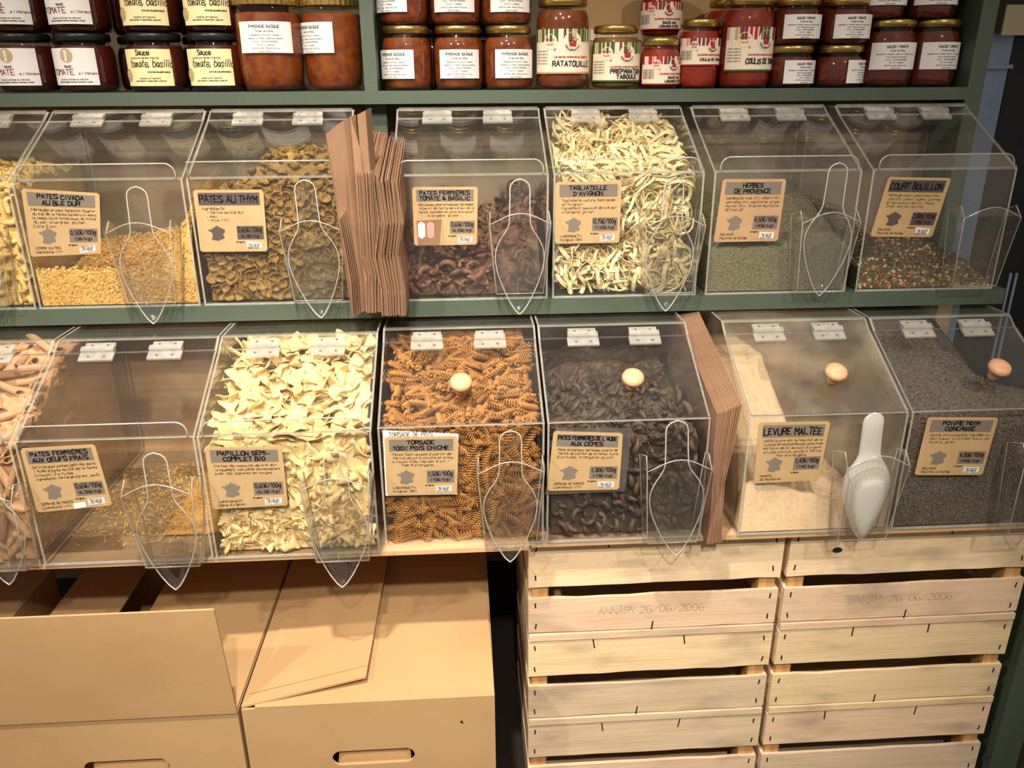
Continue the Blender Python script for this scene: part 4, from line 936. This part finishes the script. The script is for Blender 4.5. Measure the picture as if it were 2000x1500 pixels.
for i, (x, hz) in enumerate(((-.27, 0), (-.15, 0), (-.03, 0), (.08, 0), (-.27, 1), (-.15, 1), (-.03, 1), (.08, 1))):
    jar(x, ZS+.0975*hz, .051, .097, 'backdark', 'unlabelled dark jar in the back row, %s from the left, %s row' % (('first', 'second', 'third', 'fourth')[i % 4], ('bottom', 'upper')[hz]), y=.372)
for i, (x, hz) in enumerate(((.40, 0), (.495, 0), (1.10, 0), (1.20, 0), (1.30, 0), (.40, 1), (.495, 1), (1.10, 1), (1.20, 1), (1.30, 1))):
    jar(x, ZS+.1085*hz, .046, .108, 'backdark', 'unlabelled dark jar in the back row of the right section, %s of five, %s row' % (('first', 'second', 'third', 'fourth', 'fifth')[i % 5], ('bottom', 'upper')[hz]), y=.36)
bx = empty('carton', (.80, .43, ZS), 'tan cardboard carton with a pale strip behind the jars', 'box')
MB().box(-.12, .33, 0, .14, 0, .30).build('body', CARD, bx); MB().box(-.12, .33, -.002, 0, .092, .112).build('pale_strip', IVORY, bx)

# ------------------------------------------------------------------ brown paper bags
def bag(x, y0, y1, z0, zt, kinks, label, group, t=.0008, lean=0, name='paper_bag', drop=.05):
    """one flat folded bag standing on edge: section in X and Z bent at the kinks, running back in Y, top sloping"""
    mb = MB(); n = len(kinks)
    for side in (0, 1):
        for (dx, f) in kinks:
            for j, y in enumerate((y0, y1)):
                zz = z0+(zt-z0)*f+(drop*f if j else 0)
                mb.v.append((dx+(lean*f if j == 0 else lean*f*.6)+side*t, y, zz))
    q = lambda s, k, j: s*2*n+k*2+j
    for k in range(n-1):
        mb.f += [(q(0, k, 0), q(0, k+1, 0), q(0, k+1, 1), q(0, k, 1)), (q(1, k, 0), q(1, k, 1), q(1, k+1, 1), q(1, k+1, 0)), (q(0, k, 0), q(1, k, 0), q(1, k+1, 0), q(0, k+1, 0)), (q(0, k, 1), q(0, k+1, 1), q(1, k+1, 1), q(1, k, 1))]; mb.m += [0]*4
    mb.f += [(q(0, 0, 0), q(0, 0, 1), q(1, 0, 1), q(1, 0, 0)), (q(0, n-1, 0), q(1, n-1, 0), q(1, n-1, 1), q(0, n-1, 1))]; mb.m += [0, 0]
    o = mb.build(name, BAG, loc=(x, 0, 0)); tag(o, label, 'paper bag', group); return o
rg = random.Random(21)
G1 = 'brown paper bags between the middle bins'
for i in range(25):
    s = i*.00132; k = rg.uniform(-.0004, .0004)
    bag(.2935+s, -.066+rg.uniform(-.005, .005), .13, -.003, .214+rg.uniform(-.003, .003), [(-.004, 0), (-.002+k, .2), (.000, .27), (-.006, .42), (-.005, .7), (-.004, 1)], 'flat brown paper bag in the left half of the thick stack', G1)
for i in range(29):
    s = i*.00134; k = rg.uniform(-.0006, .0006)
    bag(.327+s, -.088+rg.uniform(-.005, .005), .11, -.003, .208+rg.uniform(-.003, .003), [(-.010, 0), (-.009, .2), (-.015+k, .46), (-.006, .7), (-.010+k*2, 1)], 'flat brown paper bag in the right half of the thick stack', G1)
for i in range(5):
    bag(.271+i*.0022, -.087+i*.003, .08, -.003, .150+i*.003, [(.0, 0), (.001, .35), (-.004, .7), (-.009, 1)], 'short brown paper bag in the small front stack', G1, drop=.02)
def open_bag(x, pts, label, depth=.12, y0=-.06):
    o = MB()
    for (a, b) in zip(pts, pts[1:]):
        o.prism([(a[0], a[2], -.003), (b[0], b[2], -.003), (b[1], b[2], b[3]), (a[1], a[2], a[3])], (.0006, -.0008, 0))
    o = o.build('paper_bag', BAG, loc=(x, 0, 0)); tag(o, label, 'paper bag', G1)
open_bag(.0, [(.268, .251, -.078, .274), (.283, .276, -.060, .292), (.300, .292, -.040, .300)], 'tall opened brown paper bag leaning over the thyme pasta bin')
open_bag(.0, [(.289, .286, -.058, .300), (.301, .2985, -.066, .250)], 'folded brown paper bag tucked between the tall ones')
open_bag(.0, [(.300, .297, -.062, .300), (.311, .309, -.058, .306), (.319, .315, -.030, .309)], 'tall brown paper bag standing against the green post')
G2 = 'brown paper bags between the lower bins'
for i in range(22):
    s = i*.00164; k = rg.uniform(-.0005, .0005)
    pin = 1-.0*i
    bag(.8215+s*.98, -.252+rg.uniform(-.002, .002)+.0002*i, .05, -.3446, -.120+.0006*i, [(.002-.3*s, 0), (.004-.45*s, .2), (.002-.45*s+k, .45), (-.001-.1*s, .75), (-.001+.06*s, 1)], 'flat brown paper bag in the bundle between the lower bins', G2, drop=.09, t=.0013)

# ------------------------------------------------------------------ wooden crates
def crate(x0, w, zt, label, mats, seed, h=.182, y0=-.205, d=.29, knot=None, stamp=None):
    c = empty('wooden_crate', (x0, y0, zt-h), label, 'crate', 'pale slatted crates stacked under the bins'); rg = random.Random(seed)
    th = .006
    def slat(xa, xb, ya, yb, za, zb, m, name='slat'):
        # slightly crooked plank with worn edges along its long side
        mb = MB(); n = 10; alongx = (xb-xa) > (yb-ya)
        for i in range(n+1):
            t = i/n; e1, e2 = rg.uniform(-.0012, .0012), rg.uniform(-.0015, .0015)
            if alongx: x = xa+(xb-xa)*t; mb.v += [(x, ya, za+e1), (x, yb, za+e1), (x, yb, zb+e2), (x, ya, zb+e2)]
            else: y = ya+(yb-ya)*t; mb.v += [(xb, y, za+e1), (xa, y, za+e1), (xa, y, zb+e2), (xb, y, zb+e2)]
        for i in range(n):
            for a in range(4): b = (a+1) % 4; mb.f.append((i*4+a, (i+1)*4+a, (i+1)*4+b, i*4+b)); mb.m.append(0)
        mb.f += [(0, 1, 2, 3), (n*4+3, n*4+2, n*4+1, n*4)]; mb.m += [0, 0]
        return mb.build(name, m, c)
    zA0, zA1, zB0, zB1 = h-.073, h+(.017 if zt > -.4 else 0), .018, .0865
    for k, (za, zb) in enumerate(((zA0, zA1), (zB0, zB1))):
        f = slat(.0, w, 0, th, za, zb, mats[k])
        for sx in (.012, w-.014):
            for sz in (.2, .82):
                a = rg.uniform(-.5, .5); zc = za+(zb-za)*sz
                st = MB().prism([(sx-.0012, -.0006, zc-.005), (sx+.0012, -.0006, zc-.005), (sx+.0012+a*.004, -.0006, zc+.005), (sx-.0012+a*.004, -.0006, zc+.005)], (0, .001, 0)); st.build('staple', STAPLE, f)
        for sx in ((.30, .68) if k == 0 else (.5,)):
            xx = w*sx+rg.uniform(-.02, .02); a = rg.uniform(-.4, .4); zc = (zb-.004) if k == 0 else za+.010
            MB().prism([(xx-.0011, -.0006, zc-.014), (xx+.0011, -.0006, zc-.014), (xx+.0011+a*.008, -.0006, zc+.004), (xx-.0011+a*.008, -.0006, zc+.004)], (0, .001, 0)).build('staple', STAPLE, f)
        slat(0, w, d-th, d, za, zb, mats[k]); slat(0, th, th, d-th, za, zb, mats[1-k]); slat(w-th, w, th, d-th, za, zb, mats[1-k])
    if knot:
        k_ = MB(); k_.poly([(knot[0]+.0085*math.cos(R(a)), -.0005, knot[1]+.0055*math.sin(R(a))) for a in range(0, 360, 24)]); k_.build('knot', mat('wood_knot', srgb(40, 28, 22), .9), c)
    if stamp:
        t_ = MB(); write(t_, stamp, .12, .052, .013, .0012, lambda u, v: (u, -.0009, v), jit=.2, maxw=.2); t_.build('faded_stamp', mat('faded_stamp_ink', srgb(212, 184, 152), .9), c)
    for px in (th, w-th-.028):
        for py in (th, d-th-.028):
            MB().prism([(px, py, .006), (px+.028, py, .006), (px+.028 if px < .1 else px+.028, py+.028, .006), (px, py+.028, .006)], (0, 0, h-.007)).build('corner_post', CRATE_POST, c)
    for i in range(4):
        ya = i*(d-.062)/3; MB().box(.001, w-.001, ya-(.0025 if i == 0 else 0), ya+.062, 0.002, .0145).build('base_board', mats[1], c)
CM = CRATE
for col, (x0, w) in enumerate(((.5425, .430), (.983, .428))):
    nm = ('left', 'right')[col]
    for r_, (zt, pos) in enumerate(((-.3725, 'top'), (-.5575, 'middle'), (-.7435, 'bottom'))):
        ms = [[(CM[0], CM[1]), (CM[2], CM[3]), (CM[3], CM[1])], [(CM[0], CM[1]), (CM[2], CM[2]), (CM[1], CM[3])]][col][r_]
        crate(x0, w, zt, 'pale slatted wooden crate, %s of the %s hand stack' % (pos, nm), ms, 31+col*5+r_, h=.184, knot=(.082, .160) if (col, r_) == (1, 0) else None, stamp='ANNAPI 26/06/2006' if r_ == 0 else None)

# ------------------------------------------------------------------ cardboard boxes
CT = .004
def holed_front(x0, x1, z0, z1, hx, hz, hw, hh):
    """front wall of a carton with a rounded hand hole"""
    mb = MB(); n = 32; ring = []; outer = []
    for i in range(n):
        a = 2*math.pi*i/n; c, s = math.cos(a), math.sin(a); r = hh
        sx = hw-r
        ring.append((hx+(sx if c > 0 else -sx)*(1 if abs(c) > 1e-6 else 0)+r*c, hz+r*s))
        k = min((x1-hx)/c if c > 1e-9 else ((x0-hx)/c if c < -1e-9 else 9e9), (z1-hz)/s if s > 1e-9 else ((z0-hz)/s if s < -1e-9 else 9e9))
        outer.append([hx+c*k, hz+s*k])
    for cx, cz in ((x0, z0), (x1, z0), (x1, z1), (x0, z1)):
        j = min(range(n), key=lambda i: (outer[i][0]-cx)**2+(outer[i][1]-cz)**2); outer[j] = [cx, cz]
    for y in (0, CT):
        mb.v += [(a, y, b) for a, b in ring] + [(a, y, b) for a, b in outer]
    for i in range(n):
        j = (i+1) % n
        mb.f += [(i, n+i, n+j, j), (2*n+i, 2*n+j, 3*n+j, 3*n+i), (i, j, 2*n+j, 2*n+i), (n+i, 3*n+i, 3*n+j, n+j)]; mb.m += [0]*4
    return mb
def carton(x0, x1, y0, y1, zt, label, hole=None, zb=-.935):
    c = empty('cardboard_box', (x0, y0, zb), label, 'box', 'cardboard boxes on the floor'); w, d, h = x1-x0, y1-y0, zt-zb
    if hole:
        holed_front(0, w, 0, h, hole[0], hole[1], .064, .0145).build('front_wall', CARD, c)
        MB().prism([(hole[0]-.058, CT+.004, hole[1]-.022), (hole[0]+.058, CT+.004, hole[1]-.022), (hole[0]+.055, CT+.014, hole[1]+.004), (hole[0]-.055, CT+.014, hole[1]+.004)], (0, .003, 0)).build('hand_hole_flap', CARD_IN, c)
    else: MB().box(0, w, 0, CT, 0, h).build('front_wall', CARD, c)
    MB().box(0, w, d-CT, d, 0, h).build('back_wall', CARD, c)
    MB().box(0, CT, CT, d-CT, 0, h).build('side_wall', CARD, c); MB().box(w-CT, w, CT, d-CT, 0, h).build('side_wall', CARD, c)
    MB().box(CT, w-CT, CT, d-CT, 0, CT).build('bottom', CARD, c)
    return c, w, d, h
def flap(c, pts, name='flap', t=.0035, m=CARD):
    n = (Vector(pts[1])-Vector(pts[0])).cross(Vector(pts[3])-Vector(pts[0])).normalized()
    return MB().prism(pts, n*t).build(name, m, c)
c, w, d, h = carton(-.302, .0905, -.354, .06, -.540, 'cardboard box with its front flap raised, left in the foreground', (.213, .298))
flap(c, [(0, .0, h), (w, .0, h), (w-.004, -.012, h+.196), (0, -.012, h+.196)], 'raised_front_flap')
flap(c, [(w-.222, .012, h-.004), (w-.001, .004, h+.001), (w-.001, d, h+.001), (w-.222, d, h-.004)], 'side_flap')
flap(c, [(0, .004, h+.001), (.115, .010, h-.006), (.115, d, h-.006), (0, d, h+.001)], 'side_flap')
c, w, d, h = carton(.0965, .4785, -.354, .06, -.537, 'cardboard box with folded top flaps and a hand hole beside the crates', (.191, .293))
flap(c, [(.02, .0, h), (w, .0, h), (w-.004, .205, h+.006), (.02, .205, h+.006)], 'front_flap')
flap(c, [(.03, .215, h-.006), (w-.002, .215, h-.006), (w-.002, d, h+.001), (.03, d, h+.001)], 'back_flap')
flap(c, [(0, .002, h+.001), (.184, .036, h+.017), (.190, d-.02, h+.015), (0, d, h+.001)], 'side_flap')
flap(c, [(.006, .026, h+.0062), (.1845, .060, h+.0212), (.1845, .0612, h+.0212), (.006, .0272, h+.0062)], 'crease', t=.0006)
MB().prism([(.327, -.0006, h-.045), (.333, -.0006, h-.048), (.331, -.0006, h-.041)], (0, .0005, 0)).build('pen_mark', INKB, c)
c, w, d, h = carton(-.76, -.370, -.345, .06, -.545, 'cardboard box mostly out of view at the lower left corner')
flap(c, [(.20, .01, h-.003), (w, .004, h+.001), (w, d, h+.001), (.20, d, h-.003)], 'side_flap'); flap(c, [(0, .004, h+.001), (.18, .01, h-.003), (.18, d, h-.003), (0, d, h+.001)], 'side_flap')

# ------------------------------------------------------------------ right hand side: rack and strip beyond the unit
BLUE = mat('blue_grey_metal', srgb(150, 172, 206), .35, .2, col2=srgb(128, 148, 180), scale=4)
DARKM = mat('dark_metal', srgb(22, 24, 28), .5); DARKB = mat('dark_brown_metal', srgb(60, 56, 52), .5)
rk = empty('display_rack', (1.60, .45, -.935), 'blue grey metal rack standing beyond the green side panel', 'rack')
MB().box(-.015, .032, 0, .03, 0, 1.37).build('upright', BLUE, rk); MB().box(-.075, -.062, -.03, -.015, 0, 1.345).build('upright', DARKB, rk)
MB().box(-.062, .036, -.010, .0, 1.300, 1.308).build('bracket', BLUE, rk); MB().box(-.10, -.016, .02, .04, 0, 1.37).build('dark_panel', DARKB, rk)
MB().box(.034, .80, .0, .03, 0, 1.37).build('dark_panel', DARKM, rk); MB().box(-.10, .80, .0, .04, 1.44, 1.9).build('dark_panel', DARKM, rk)
sg = empty('shelf_label_strip', (1.62, .43, .43), 'cream strip hanging on the rack beyond the side panel', 'sign')
MB().box(-.035, .35, -.006, 0, 0, .058).build('strip', mat('cream_strip', srgb(214, 196, 160), .6), sg)
MB().box(.05, .12, -.012, -.006, .0, .015).build('clip', PLANK, sg)
rd = empty('metal_rod', (1.50, .12, -.935), 'thin pair of metal rods by the right end of the middle shelf', 'rod')
for dx in (0, .012): MB().tube([(dx, 0, 0), (dx, 0, .93)], .0025, 6).build('rod', BLUE, rd)
